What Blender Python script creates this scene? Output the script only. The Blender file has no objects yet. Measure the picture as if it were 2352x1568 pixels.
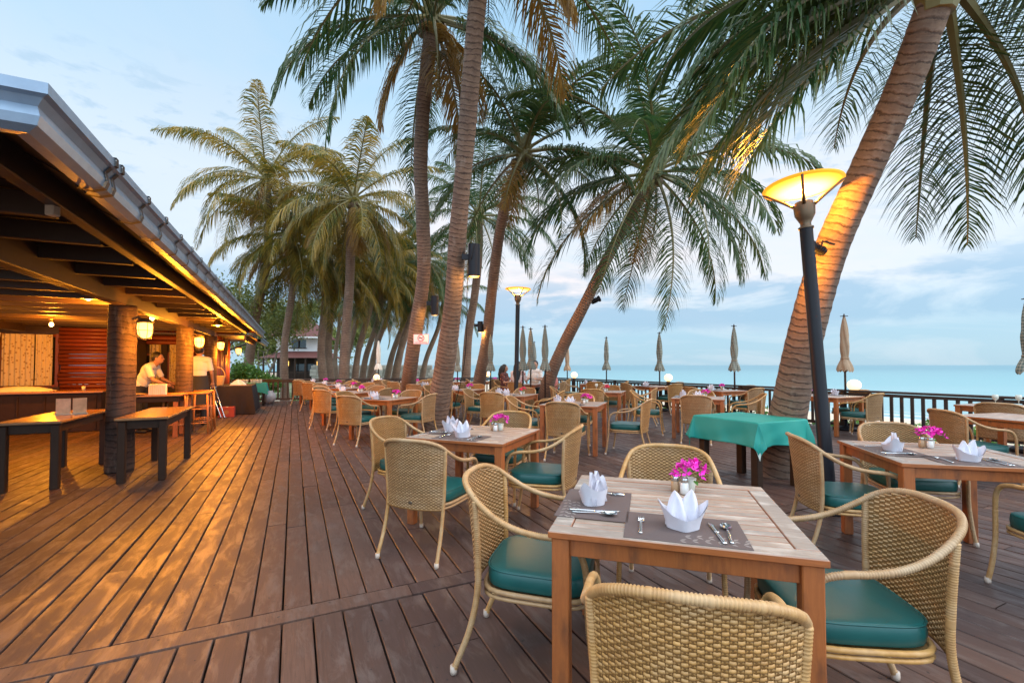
import bpy, math, random
import numpy as np
from mathutils import Vector, Matrix
R = math.radians
random.seed(7)
rng = np.random.default_rng(7)
sc = bpy.context.scene
COL = sc.collection

# ---------------------------------------------------------------- camera
F = 1045.0            # focal length in pixels of a 2352 px wide picture
HC = 1.38
PITCH = R(1.5)
SHIFT = 54.0 - F * math.tan(PITCH)
cam_d = bpy.data.cameras.new('camera')
cam_d.sensor_width = 36.0
cam_d.lens = F / 2352 * 36
cam_d.shift_y = SHIFT / 2352
cam_d.clip_start = 0.05
cam_d.clip_end = 20000
cam = bpy.data.objects.new('camera', cam_d)
COL.objects.link(cam)
cam.location = (0, 0, HC)
cam.rotation_euler = (R(90) + PITCH, 0, 0)
sc.camera = cam
sc.view_settings.view_transform = 'Standard'
sc.view_settings.look = 'None'
sc.view_settings.exposure = 0.8
sc.view_settings.gamma = 1.0

def ray(px, py):
    x = (px - 1176) / F
    y = (784 - py + SHIFT) / F
    c, s = math.cos(PITCH), math.sin(PITCH)
    return Vector((x, c - y * s, s + y * c))
def atZ(px, py, Y):
    d = ray(px, py); k = Y / d.y
    return Vector((d.x * k, Y, HC + d.z * k))
def onz(px, py, z=0.0):
    d = ray(px, py); k = (z - HC) / d.z
    return Vector((d.x * k, d.y * k, z))

# ---------------------------------------------------------------- node helpers
class NT:
    def __init__(self, tree): self.t = tree; self.n = tree.nodes; self.l = tree.links
    def add(self, typ, **kw):
        nd = self.n.new(typ)
        for k, v in kw.items():
            if k.startswith('i_'): 
                key = k[2:]
                nd.inputs[int(key) if key.isdigit() else key].default_value = v
            else: setattr(nd, k, v)
        return nd
    def link(self, a, b): self.l.new(a, b)
    def ramp(self, fac, stops, interp='LINEAR'):
        r = self.n.new('ShaderNodeValToRGB'); cr = r.color_ramp; cr.interpolation = interp
        while len(cr.elements) > 1: cr.elements.remove(cr.elements[-1])
        cr.elements[0].position = stops[0][0]; cr.elements[0].color = (*stops[0][1], 1)
        for p, c in stops[1:]:
            e = cr.elements.new(p); e.color = (*c, 1)
        if fac is not None: self.l.new(fac, r.inputs[0])
        return r
    def mix(self, fac, a, b, blend='MIX'):
        m = self.n.new('ShaderNodeMix'); m.data_type = 'RGBA'; m.blend_type = blend
        for sock, v in ((m.inputs[0], fac), (m.inputs[6], a), (m.inputs[7], b)):
            if hasattr(v, 'is_linked') or hasattr(v, 'node'): self.l.new(v, sock)
            elif isinstance(v, (int, float)): sock.default_value = v
            else: sock.default_value = (*v, 1) if len(v) == 3 else v
        return m.outputs[2]
    def math(self, op, a, b=None, c=None, clamp=False):
        m = self.n.new('ShaderNodeMath'); m.operation = op; m.use_clamp = clamp
        for i, v in enumerate((a, b, c)):
            if v is None: continue
            if hasattr(v, 'node'): self.l.new(v, m.inputs[i])
            else: m.inputs[i].default_value = v
        return m.outputs[0]
    def mapping(self, vec, scale=(1, 1, 1), rot=(0, 0, 0), loc=(0, 0, 0)):
        m = self.n.new('ShaderNodeMapping')
        m.inputs['Scale'].default_value = scale; m.inputs['Rotation'].default_value = rot; m.inputs['Location'].default_value = loc
        self.l.new(vec, m.inputs['Vector']); return m.outputs[0]
    def noise(self, vec, scale, detail=4, rough=.55, dist=0):
        m = self.n.new('ShaderNodeTexNoise'); m.inputs['Scale'].default_value = scale
        m.inputs['Detail'].default_value = detail; m.inputs['Roughness'].default_value = rough; m.inputs['Distortion'].default_value = dist
        if vec is not None: self.l.new(vec, m.inputs['Vector'])
        return m.outputs['Fac']

# ---------------------------------------------------------------- world: evening sky, blue with pale and blue-grey cloud
W = bpy.data.worlds.new('World'); sc.world = W; W.use_nodes = True
t = NT(W.node_tree); t.n.clear()
SUN_EL, SUN_AZ = R(38), R(105)     # azimuth clockwise from +Y
tc = t.add('ShaderNodeTexCoord')
sep = t.add('ShaderNodeSeparateXYZ'); t.link(tc.outputs['Generated'], sep.inputs[0])
z = sep.outputs['Z']
zc = t.math('MAXIMUM', z, 0.0)
base = t.ramp(zc, [(0.0, (.215, .35, .445)), (.06, (.225, .36, .46)), (.16, (.42, .485, .54)), (.34, (.43, .50, .56)), (.50, (.29, .43, .55)), (.62, (.24, .39, .53)), (.75, (.34, .42, .48)), (1.0, (.40, .43, .46))]).outputs[0]
# soft streaky high cloud
den = t.math('ADD', zc, .22)
cx = t.math('DIVIDE', sep.outputs['X'], den); cy = t.math('DIVIDE', sep.outputs['Y'], den)
cmb = t.add('ShaderNodeCombineXYZ'); t.link(cx, cmb.inputs[0]); t.link(cy, cmb.inputs[1])
n1 = t.noise(t.mapping(cmb.outputs[0], (1.0, 1.5, 1), (0, 0, .5)), .85, 6, .58, .7)
m1 = t.ramp(n1, [(.46, (0, 0, 0)), (.70, (1, 1, 1))]).outputs[0]
c1 = t.mix(t.math('MULTIPLY', m1, .55), base, (.40, .455, .51))
# creamy band low over the middle of the sea
azx = t.math('SUBTRACT', sep.outputs['X'], .12)
band = t.math('MULTIPLY', t.ramp(zc, [(.06, (0, 0, 0)), (.16, (1, 1, 1)), (.30, (1, 1, 1)), (.45, (0, 0, 0))]).outputs[0],
              t.ramp(t.math('ABSOLUTE', azx), [(.1, (1, 1, 1)), (.75, (0, 0, 0))]).outputs[0])
n2 = t.noise(t.mapping(tc.outputs['Generated'], (2.2, 2.2, 7)), 1.4, 6, .6, .5)
band = t.math('MULTIPLY', band, t.ramp(n2, [(.35, (0, 0, 0)), (.6, (1, 1, 1))]).outputs[0])
c2 = t.mix(t.math('MULTIPLY', band, .8), c1, (.58, .52, .51))
# blue-grey cumulus bank above the horizon
n3 = t.noise(t.mapping(tc.outputs['Generated'], (2.4, 2.4, 8), (0, 0, 0), (.35, .2, 0)), 1.5, 7, .58, .35)
low = t.ramp(zc, [(.05, (0, 0, 0)), (.085, (1, 1, 1)), (.15, (1, 1, 1)), (.24, (0, 0, 0))]).outputs[0]
m3 = t.ramp(t.math('ADD', t.math('MULTIPLY', low, .22), n3), [(.635, (0, 0, 0)), (.745, (1, 1, 1))]).outputs[0]
m3 = t.math('MULTIPLY', m3, low)
c3 = t.mix(t.math('MULTIPLY', m3, .75), c2, (.175, .30, .42))
n4 = t.noise(t.mapping(tc.outputs['Generated'], (5, 5, 16), (0, 0, .3)), 3.0, 5, .6, .3)
mid = t.ramp(zc, [(.22, (0, 0, 0)), (.3, (1, 1, 1)), (.42, (1, 1, 1)), (.5, (0, 0, 0))]).outputs[0]
m4 = t.math('MULTIPLY', t.ramp(n4, [(.54, (0, 0, 0)), (.66, (1, 1, 1))]).outputs[0], mid)
c4 = t.mix(t.math('MULTIPLY', m4, .5), c3, (.22, .34, .45))
skyt = t.add('ShaderNodeTexSky'); skyt.sky_type = 'NISHITA'; skyt.sun_disc = False
skyt.sun_elevation = SUN_EL; skyt.sun_rotation = SUN_AZ; skyt.air_density = 1.0; skyt.dust_density = .6
bg1 = t.add('ShaderNodeBackground'); t.link(skyt.outputs[0], bg1.inputs[0]); bg1.inputs[1].default_value = 0.012
# sky gain added overhead and behind, out of view, to brighten the scene
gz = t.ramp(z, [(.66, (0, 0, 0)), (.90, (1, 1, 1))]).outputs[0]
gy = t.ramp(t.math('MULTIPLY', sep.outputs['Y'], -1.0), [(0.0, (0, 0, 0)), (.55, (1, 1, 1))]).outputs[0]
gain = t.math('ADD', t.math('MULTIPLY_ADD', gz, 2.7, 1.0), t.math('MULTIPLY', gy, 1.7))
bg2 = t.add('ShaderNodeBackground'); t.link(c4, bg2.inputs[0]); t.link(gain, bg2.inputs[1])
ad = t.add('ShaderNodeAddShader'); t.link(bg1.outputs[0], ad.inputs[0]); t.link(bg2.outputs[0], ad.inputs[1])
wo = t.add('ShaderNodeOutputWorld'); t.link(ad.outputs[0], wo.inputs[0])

sd = bpy.data.lights.new('sun', 'SUN'); sd.energy = 0.9; sd.angle = R(25); sd.color = (1.0, .93, .86)
sun = bpy.data.objects.new('sun', sd); COL.objects.link(sun)
sdir = Vector((math.sin(SUN_AZ) * math.cos(SUN_EL), math.cos(SUN_AZ) * math.cos(SUN_EL), math.sin(SUN_EL)))
sun.rotation_euler = sdir.to_track_quat('Z', 'Y').to_euler()

# ---------------------------------------------------------------- materials
def newmat(name):
    m = bpy.data.materials.new(name); m.use_nodes = True
    t = NT(m.node_tree); b = m.node_tree.nodes['Principled BSDF']
    return m, t, b
def setv(t, sock, v):
    if hasattr(v, 'node'): t.link(v, sock)
    elif isinstance(v, (int, float)): sock.default_value = v
    else: sock.default_value = (*v, 1)
def bump(t, b, h, strength=.4, dist=.004):
    bp = t.add('ShaderNodeBump'); bp.inputs['Strength'].default_value = strength; bp.inputs['Distance'].default_value = dist
    t.link(h, bp.inputs['Height']); t.link(bp.outputs[0], b.inputs['Normal'])
def plain(name, col, rough=.6, metal=0.0, var=.18, scale=9, bumpy=0.0, island=0.0, spec=None):
    m, t, b = newmat(name)
    tc = t.add('ShaderNodeTexCoord')
    n = t.noise(tc.outputs['Object'], scale, 5, .6)
    c = t.mix(n, tuple(x * (1 - var) for x in col), tuple(min(1, x * (1 + var)) for x in col))
    if island:
        g = t.add('ShaderNodeNewGeometry')
        f = t.math('MULTIPLY_ADD', g.outputs['Random Per Island'], 2 * island, 1 - island)
        c = t.mix(1.0, c, t.ramp(f, [(0, (0, 0, 0)), (1, (1, 1, 1))]).outputs[0], 'MULTIPLY') if False else c
        hsv = t.add('ShaderNodeHueSaturation'); t.link(c, hsv.inputs['Color']); t.link(f, hsv.inputs['Value']); c = hsv.outputs[0]
    setv(t, b.inputs['Base Color'], c); b.inputs['Roughness'].default_value = rough; b.inputs['Metallic'].default_value = metal
    if spec is not None: b.inputs['Specular IOR Level'].default_value = spec
    if bumpy: bump(t, b, t.noise(tc.outputs['Object'], scale * 6, 4, .6), bumpy)
    return m
def emit(name, col, strength):
    m, t, b = newmat(name)
    b.inputs['Base Color'].default_value = (*col, 1)
    b.inputs['Emission Color'].default_value = (*col, 1); b.inputs['Emission Strength'].default_value = strength
    return m

M = {}
# deck boards: local Y runs along the boards
def deck_mat(name, ca, cb, cc):
    m, t, b = newmat(name)
    tc = t.add('ShaderNodeTexCoord'); g = t.add('ShaderNodeNewGeometry'); rnd = g.outputs['Random Per Island']
    off = t.add('ShaderNodeCombineXYZ'); t.link(t.math('MULTIPLY', rnd, 37.0), off.inputs[1]); t.link(t.math('MULTIPLY', rnd, 11.0), off.inputs[0])
    va = t.add('ShaderNodeVectorMath'); va.operation = 'ADD'; t.link(tc.outputs['Object'], va.inputs[0]); t.link(off.outputs[0], va.inputs[1])
    v = va.outputs[0]
    grain = t.noise(t.mapping(v, (34, 1.6, 10)), 3.0, 7, .65, .6)
    blot = t.noise(t.mapping(v, (8, 2.4, 1)), 1.3, 6, .68, .5)
    c = t.ramp(rnd, [(0, ca), (.35, cb), (.7, cc), (1, ca)]).outputs[0]
    c = t.mix(t.math('MULTIPLY', t.ramp(grain, [(.3, (1, 1, 1)), (.6, (0, 0, 0))]).outputs[0], .75), c, tuple(x * .42 for x in cb))
    c = t.mix(t.math('MULTIPLY', t.ramp(blot, [(.50, (0, 0, 0)), (.7, (1, 1, 1))]).outputs[0], .5), c, (.20, .15, .13))
    big = t.noise(tc.outputs['Object'], .55, 4, .6, .4)
    c = t.mix(t.math('MULTIPLY', t.ramp(big, [(.35, (1, 1, 1)), (.6, (0, 0, 0))]).outputs[0], .38), c, (.060, .048, .055))
    # nail heads every half metre: two dark dots near the board edges
    dots = t.noise(t.mapping(v, (24, 24, 24)), 1.0, 2, .5)
    c = t.mix(t.ramp(dots, [(.70, (0, 0, 0)), (.73, (1, 1, 1))]).outputs[0], c, (.03, .022, .022))
    setv(t, b.inputs['Base Color'], c)
    rr = t.math('ADD', t.math('MULTIPLY', grain, .25), t.ramp(blot, [(.44, (.42,) * 3), (.6, (.26,) * 3)]).outputs[0])
    t.link(rr, b.inputs['Roughness']); b.inputs['Specular IOR Level'].default_value = .36
    bump(t, b, t.math('ADD', grain, t.math('MULTIPLY', blot, .5)), .35, .003)
    return m
M['deck'] = deck_mat('deck_boards', (.098, .048, .034), (.138, .072, .050), (.060, .034, .029))

def teak(name, top=True):
    m, t, b = newmat(name)
    tc = t.add('ShaderNodeTexCoord'); g = t.add('ShaderNodeNewGeometry')
    rnd = g.outputs['Random Per Island']
    off = t.add('ShaderNodeCombineXYZ'); t.link(t.math('MULTIPLY', rnd, 7.0), off.inputs[0]); t.link(t.math('MULTIPLY', rnd, 3.0), off.inputs[2])
    va = t.add('ShaderNodeVectorMath'); va.operation = 'ADD'; t.link(tc.outputs['Object'], va.inputs[0]); t.link(off.outputs[0], va.inputs[1])
    sc_ = (2.0, 26, 26) if top else (24, 24, 2.2)
    grain = t.noise(t.mapping(va.outputs[0], sc_), 3.5, 6, .65, .5)
    blot = t.noise(t.mapping(va.outputs[0], (2, 5, 5) if top else (5, 5, 2)), 2.2, 5, .6)
    red = t.mix(grain, (.22, .05, .012), (.48, .15, .035))
    red = t.mix(t.math('MULTIPLY', t.ramp(blot, [(.5, (0, 0, 0)), (.7, (1, 1, 1))]).outputs[0], .6), red, (.09, .035, .018))
    if top:
        grey = t.mix(grain, (.10, .078, .064), (.44, .38, .335))
        grey = t.mix(t.math('MULTIPLY', t.ramp(blot, [(.50, (0, 0, 0)), (.68, (1, 1, 1))]).outputs[0], .6), grey, (.72, .64, .57))
        grey = t.mix(t.math('MULTIPLY', rnd, .5), grey, (.40, .24, .15))
        sp = t.add('ShaderNodeSeparateXYZ'); t.link(g.outputs['Normal'], sp.inputs[0])
        up = t.ramp(sp.outputs['Z'], [(.5, (0, 0, 0)), (.9, (1, 1, 1))]).outputs[0]
        c = t.mix(up, red, grey)
    else: c = red
    setv(t, b.inputs['Base Color'], c); b.inputs['Roughness'].default_value = .5
    bump(t, b, grain, .3, .002)
    return m
M['teak_top'] = teak('weathered_teak_top'); M['teak'] = teak('red_teak', False)

def wicker():
    m, t, b = newmat('wicker')
    tc = t.add('ShaderNodeTexCoord'); g = t.add('ShaderNodeNewGeometry'); rnd = g.outputs['Random Per Island']
    n = t.noise(tc.outputs['Object'], 38, 4, .6)
    c = t.mix(n, (.27, .12, .034), (.57, .315, .105))
    oi = t.add('ShaderNodeObjectInfo')
    wear = t.noise(tc.outputs['Object'], 5, 4, .6)
    c = t.mix(t.math('MULTIPLY', t.ramp(wear, [(.45, (0, 0, 0)), (.7, (1, 1, 1))]).outputs[0], .45), c, (.58, .42, .25))
    c = t.mix(t.math('MULTIPLY', t.ramp(wear, [(.3, (1, 1, 1)), (.45, (0, 0, 0))]).outputs[0], .35), c, (.22, .10, .03))
    hsv = t.add('ShaderNodeHueSaturation'); t.link(c, hsv.inputs['Color'])
    t.link(t.math('ADD', t.math('MULTIPLY_ADD', rnd, .34, .72), t.math('MULTIPLY', oi.outputs['Random'], .22)), hsv.inputs['Value'])
    t.link(t.math('MULTIPLY_ADD', oi.outputs['Random'], .18, .86), hsv.inputs['Saturation'])
    setv(t, b.inputs['Base Color'], hsv.outputs[0]); b.inputs['Roughness'].default_value = .45
    bump(t, b, t.noise(t.mapping(tc.outputs['Object'], (1, 1, 4)), 160, 2, .5), .15, .001)
    return m
M['wicker'] = wicker()
M['wicker_dark'] = plain('wicker_stakes', (.20, .095, .025), .6)
M['cushion'] = plain('green_vinyl', (.004, .080, .074), .34, var=.25, scale=4, bumpy=.05)
def vinyl():
    m, t, b = newmat('green_vinyl'); tc = t.add('ShaderNodeTexCoord'); oi = t.add('ShaderNodeObjectInfo')
    off = t.add('ShaderNodeVectorMath'); off.operation = 'ADD'; cb = t.add('ShaderNodeCombineXYZ'); t.link(t.math('MULTIPLY', oi.outputs['Random'], 13), cb.inputs[0]); t.link(tc.outputs['Object'], off.inputs[0]); t.link(cb.outputs[0], off.inputs[1])
    n = t.noise(off.outputs[0], 6, 5, .6); n2 = t.noise(off.outputs[0], 2.6, 4, .6, .8)
    c = t.mix(n, (.003, .062, .060), (.008, .098, .088)); c = t.mix(t.math('MULTIPLY', t.ramp(n2, [(.5, (0, 0, 0)), (.7, (1, 1, 1))]).outputs[0], .4), c, (.03, .13, .12))
    setv(t, b.inputs['Base Color'], c); t.link(t.math('MULTIPLY_ADD', n, .25, .24), b.inputs['Roughness'])
    bump(t, b, n2, .25, .01); return m
M['cushion'] = vinyl()
M['cap'] = plain('foot_cap', (.5, .4, .33), .5)
M['badge'] = plain('badge', (.08, .05, .03), .4)
M['napkin'] = plain('napkin_cloth', (.66, .635, .70), .9, var=.05, scale=14, bumpy=.25)
M['dark_wood'] = plain('dark_stained_wood', (.034, .017, .010), .5, var=.35, scale=14, bumpy=.1, spec=.2)
M['dark_top'] = plain('polished_table_top', (.30, .15, .06), .22, var=.25, scale=5)
M['rail'] = plain('rail_wood', (.032, .018, .014), .5, var=.3, scale=12)
M['green_cloth'] = plain('green_table_cloth', (.012, .30, .25), .6, var=.12, scale=3, bumpy=.04)
M['cloth_under'] = plain('cloth_lining', (.55, .66, .6), .8)
M['black_cloth'] = plain('black_cloth', (.022, .014, .016), .8, var=.3)
M['silver'] = plain('cutlery_steel', (.78, .78, .8), .16, 1.0, var=.02)
M['chrome'] = plain('chrome', (.7, .7, .72), .2, 1.0, var=.05)
M['glass_salt'] = plain('salt_glass', (.72, .70, .68), .15, var=.1, scale=60)
M['glass_pepper'] = plain('pepper_glass', (.42, .26, .15), .2, var=.3, scale=90)
M['shaker_cap'] = plain('shaker_cap', (.5, .5, .5), .2, 1.0)
M['pot'] = plain('white_pot', (.55, .54, .47), .35, var=.06)
M['petal'] = plain('magenta_bract', (.80, .015, .42), .55, var=.35, scale=40, island=.3)
M['petal_red'] = plain('red_bract', (.75, .03, .10), .55, var=.35, scale=40, island=.3)
M['leaf'] = plain('leaf_green', (.06, .17, .02), .5, var=.4, scale=20, island=.35)
M['black_metal'] = plain('black_painted_metal', (.010, .010, .015), .42, var=.3, scale=5, spec=.25)
M['bronze'] = plain('bronze_fitting', (.16, .11, .07), .4, .6)
M['gutter'] = None
M['white_wall'] = plain('white_plaster', (.62, .60, .60), .9, var=.08, scale=2)
M['red_tile'] = plain('red_roof_tile', (.10, .024, .018), .7, var=.35, scale=8, bumpy=.4)
M['beige_cloth'] = plain('beige_canvas', (.33, .22, .14), .85, var=.12, scale=5)
M['white_cloth'] = plain('cream_canvas', (.66, .60, .52), .85, var=.1, scale=5)
M['skin'] = plain('skin', (.42, .22, .14), .55, var=.08)
M['hair'] = plain('black_hair', (.012, .008, .007), .45)
M['shirt'] = plain('white_shirt', (.72, .70, .68), .85, var=.05)
M['trousers'] = plain('dark_trousers', (.03, .028, .03), .8)
M['pink'] = plain('pink_cloth', (.68, .22, .20), .8)

def floral(name, base, spot):
    m, t, b = newmat(name)
    tc = t.add('ShaderNodeTexCoord')
    v = t.add('ShaderNodeTexVoronoi'); v.inputs['Scale'].default_value = 13; t.link(tc.outputs['Object'], v.inputs['Vector'])
    f = t.ramp(v.outputs['Distance'], [(.22, (1, 1, 1)), (.34, (0, 0, 0))]).outputs[0]
    setv(t, b.inputs['Base Color'], t.mix(f, base, spot)); b.inputs['Roughness'].default_value = .85
    return m
M['floral_white'] = floral('floral_white', (.72, .60, .58), (.55, .12, .12))
M['floral_dark'] = floral('floral_dark', (.10, .03, .03), (.6, .22, .10))
M['curtain'] = floral('patterned_curtain', (.78, .66, .42), (.45, .30, .14))

def striped_canvas():
    m, t, b = newmat('checked_canvas')
    tc = t.add('ShaderNodeTexCoord')
    uv = t.add('ShaderNodeSeparateXYZ'); t.link(tc.outputs['UV'], uv.inputs[0])
    a = t.math('GREATER_THAN', t.math('FRACT', t.math('MULTIPLY', uv.outputs['X'], 18.0)), .5)
    c_ = t.math('GREATER_THAN', t.math('FRACT', t.math('MULTIPLY', uv.outputs['Y'], 22.0)), .5)
    f = t.math('MULTIPLY', t.math('ADD', a, c_), .5)
    setv(t, b.inputs['Base Color'], t.ramp(f, [(0, (.33, .30, .24)), (.5, (.20, .20, .165)), (1, (.08, .11, .095))]).outputs[0])
    b.inputs['Roughness'].default_value = .85
    return m
M['check'] = striped_canvas()

def trunk_mat(nm='palm_bark', kk=1.0):
    m, t, b = newmat(nm)
    tc = t.add('ShaderNodeTexCoord')
    v = t.mapping(tc.outputs['UV'], (1, 1, 1))
    wob = t.noise(t.mapping(tc.outputs['UV'], (2.2, 2.6, 1)), 1.6, 5, .65)
    sp = t.add('ShaderNodeSeparateXYZ'); t.link(tc.outputs['UV'], sp.inputs[0])
    y = t.math('ADD', t.math('MULTIPLY', sp.outputs['Y'], 12.5), t.math('MULTIPLY', wob, 1.9))
    fr = t.math('FRACT', y)
    cell = t.add('ShaderNodeTexWhiteNoise'); cell.noise_dimensions = '1D'; t.link(t.math('FLOOR', y), cell.inputs['W'])
    patch = t.noise(t.mapping(tc.outputs['UV'], (3, 9, 1)), 3.0, 6, .7)
    fine = t.noise(t.mapping(tc.outputs['UV'], (7, 60, 1)), 2.0, 5, .6)
    c = t.mix(fine, (.15, .088, .058), (.31, .195, .13))
    c = t.mix(t.math('MULTIPLY', cell.outputs['Value'], .35), c, (.12, .07, .055))
    part = t.ramp(t.noise(t.mapping(tc.outputs['UV'], (4, 11, 1), (0, 0, 0), (3, 1, 0)), 2.0, 4, .6), [(.3, (.35,) * 3), (.55, (1, 1, 1))]).outputs[0]
    c = t.mix(t.math('MULTIPLY', t.math('MULTIPLY', t.ramp(fr, [(0, (1, 1, 1)), (.14, (1, 1, 1)), (.26, (0, 0, 0))]).outputs[0], part), .95), c, (.055, .033, .026))
    c = t.mix(t.math('MULTIPLY', t.ramp(fr, [(.26, (0, 0, 0)), (.36, (1, 1, 1)), (.55, (0, 0, 0))]).outputs[0], .25), c, (.40, .29, .235))
    c = t.mix(t.math('MULTIPLY', t.ramp(patch, [(.52, (0, 0, 0)), (.64, (1, 1, 1))]).outputs[0], .6), c, (.09, .052, .04))
    c = t.mix(t.math('MULTIPLY', t.ramp(patch, [(.28, (1, 1, 1)), (.4, (0, 0, 0))]).outputs[0], .4), c, (.46, .38, .33))
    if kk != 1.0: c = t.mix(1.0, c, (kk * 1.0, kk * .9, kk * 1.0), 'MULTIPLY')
    stain = t.noise(t.mapping(tc.outputs['UV'], (2.5, .9, 1), (0, 0, 0), (7, 2, 0)), 1.7, 5, .65)
    c = t.mix(t.math('MULTIPLY', t.ramp(stain, [(.5, (0, 0, 0)), (.66, (1, 1, 1))]).outputs[0], .5), c, (.10, .065, .05))
    c = t.mix(t.math('MULTIPLY', t.ramp(stain, [(.3, (1, 1, 1)), (.42, (0, 0, 0))]).outputs[0], .35), c, (.40, .33, .27))
    setv(t, b.inputs['Base Color'], c); b.inputs['Roughness'].default_value = .85
    bump(t, b, t.math('ADD', t.ramp(fr, [(0, (0, 0, 0)), (.12, (.1,) * 3), (.25, (1, 1, 1)), (1, (.5,) * 3)]).outputs[0], t.math('MULTIPLY', fine, .9)), .45, .008)
    return m
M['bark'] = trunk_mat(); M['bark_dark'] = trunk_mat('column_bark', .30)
def frond_mat(name, ca, cb, cc):
    m, t, b = newmat(name)
    g = t.add('ShaderNodeNewGeometry'); tc = t.add('ShaderNodeTexCoord')
    n = t.noise(tc.outputs['Object'], .9, 3, .6)
    c = t.ramp(g.outputs['Random Per Island'], [(0, ca), (.6, cb), (1, cc)]).outputs[0]
    c = t.mix(t.ramp(n, [(.45, (0, 0, 0)), (.65, (.7,) * 3)]).outputs[0], c, cc)
    setv(t, b.inputs['Base Color'], c); b.inputs['Roughness'].default_value = .36
    tr = t.add('ShaderNodeBsdfTranslucent'); t.link(c, tr.inputs[0])
    mx = t.add('ShaderNodeMixShader'); mx.inputs[0].default_value = .38
    t.link(b.outputs[0], mx.inputs[1]); t.link(tr.outputs[0], mx.inputs[2])
    t.link(mx.outputs[0], t.n['Material Output'].inputs[0])
    return m
M['frond'] = frond_mat('palm_frond', (.016, .055, .016), (.038, .092, .024), (.09, .115, .028))
M['frond_yellow_lit'] = frond_mat('palm_frond_yellow_lit', (.06, .085, .016), (.15, .135, .022), (.42, .25, .035))  # yellowed leaves, with warm light on the garden crowns put into their colour
M['frond_dead'] = frond_mat('palm_frond_brown', (.20, .10, .02), (.30, .16, .03), (.36, .20, .05))
M['rachis'] = plain('frond_stalk', (.16, .13, .045), .5)
M['coconut'] = plain('coconut', (.09, .05, .02), .6)
M['foliage'] = frond_mat('tree_leaves', (.08, .12, .03), (.15, .19, .04), (.28, .27, .07))
M['shrub'] = frond_mat('shrub_leaves', (.05, .14, .03), (.09, .22, .04), (.17, .32, .06))
M['branch'] = plain('branch_bark', (.10, .07, .05), .8)
M['flower_white'] = plain('white_flower', (.8, .8, .78), .6)

def water():
    m, t, b = newmat('sea_water')
    tc = t.add('ShaderNodeTexCoord')
    sp = t.add('ShaderNodeSeparateXYZ'); t.link(tc.outputs['Object'], sp.inputs[0])
    n = t.noise(t.mapping(tc.outputs['Object'], (.012, .05, 1)), 2.0, 5, .6)
    d = t.math('ADD', t.math('DIVIDE', sp.outputs['Y'], 400.0), t.math('MULTIPLY', n, .1))
    c = t.ramp(d, [(0, (.30, .42, .42)), (.25, (.155, .31, .335)), (.9, (.095, .22, .265))]).outputs[0]
    setv(t, b.inputs['Base Color'], c); b.inputs['Roughness'].default_value = .35; b.inputs['Specular IOR Level'].default_value = .3
    bump(t, b, t.noise(t.mapping(tc.outputs['Object'], (.5, 1.2, 1)), 1.0, 6, .6), .5, .25)
    return m
M['water'] = water()
M['sand'] = plain('sand', (.58, .45, .33), .95, var=.15, scale=.8, bumpy=.5)
def grass():
    m, t, b = newmat('lawn')
    tc = t.add('ShaderNodeTexCoord')
    n = t.noise(tc.outputs['Object'], 1.2, 6, .7); n2 = t.noise(tc.outputs['Object'], 25, 4, .7)
    c = t.mix(n2, (.03, .07, .012), (.12, .17, .03)); c = t.mix(t.ramp(n, [(.5, (0, 0, 0)), (.62, (1, 1, 1))]).outputs[0], c, (.5, .42, .33))
    setv(t, b.inputs['Base Color'], c); b.inputs['Roughness'].default_value = .9
    return m
M['lawn'] = grass()
M['earth'] = plain('dark_earth', (.02, .016, .013), .95)

def zinc():
    m, t, b = newmat('galvanised_gutter')
    tc = t.add('ShaderNodeTexCoord')
    n = t.noise(tc.outputs['Object'], 3.0, 5, .65, .3); n2 = t.noise(tc.outputs['Object'], 22, 4, .6)
    c = t.mix(n, (.11, .19, .29), (.33, .46, .62)); c = t.mix(t.math('MULTIPLY', n2, .4), c, (.2, .2, .24))
    setv(t, b.inputs['Base Color'], c); b.inputs['Metallic'].default_value = .12
    t.link(t.math('MULTIPLY_ADD', n2, .25, .22), b.inputs['Roughness']); bump(t, b, n, .15, .01)
    return m
M['gutter'] = zinc()
def log_mat():
    m, t, b = newmat('red_log')
    tc = t.add('ShaderNodeTexCoord'); g = t.add('ShaderNodeNewGeometry')
    n = t.noise(t.mapping(tc.outputs['Object'], (3, 3, 12)), 4, 5, .6)
    c = t.mix(n, (.16, .028, .01), (.38, .085, .025))
    hsv = t.add('ShaderNodeHueSaturation'); t.link(c, hsv.inputs['Color']); t.link(t.math('MULTIPLY_ADD', g.outputs['Random Per Island'], .4, .8), hsv.inputs['Value'])
    setv(t, b.inputs['Base Color'], hsv.outputs[0]); b.inputs['Roughness'].default_value = .4; bump(t, b, n, .4, .008)
    return m
M['log'] = log_mat()
M['beam'] = plain('roof_beam', (.055, .03, .018), .5, var=.35, scale=6, bumpy=.15)
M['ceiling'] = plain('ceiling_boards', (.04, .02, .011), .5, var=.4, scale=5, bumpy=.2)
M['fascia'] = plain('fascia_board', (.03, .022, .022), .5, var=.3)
M['bulb'] = emit('warm_bulb', (1.0, .55, .14), 14)
M['lantern_glow'] = emit('lantern_glass', (1.0, .45, .07), 4.5)
M['globe'] = emit('globe_glass', (1.0, .66, .30), 1.35)
M['bowl_glow'] = emit('lamp_diffuser', (1.0, .66, .22), 2.6)
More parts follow.
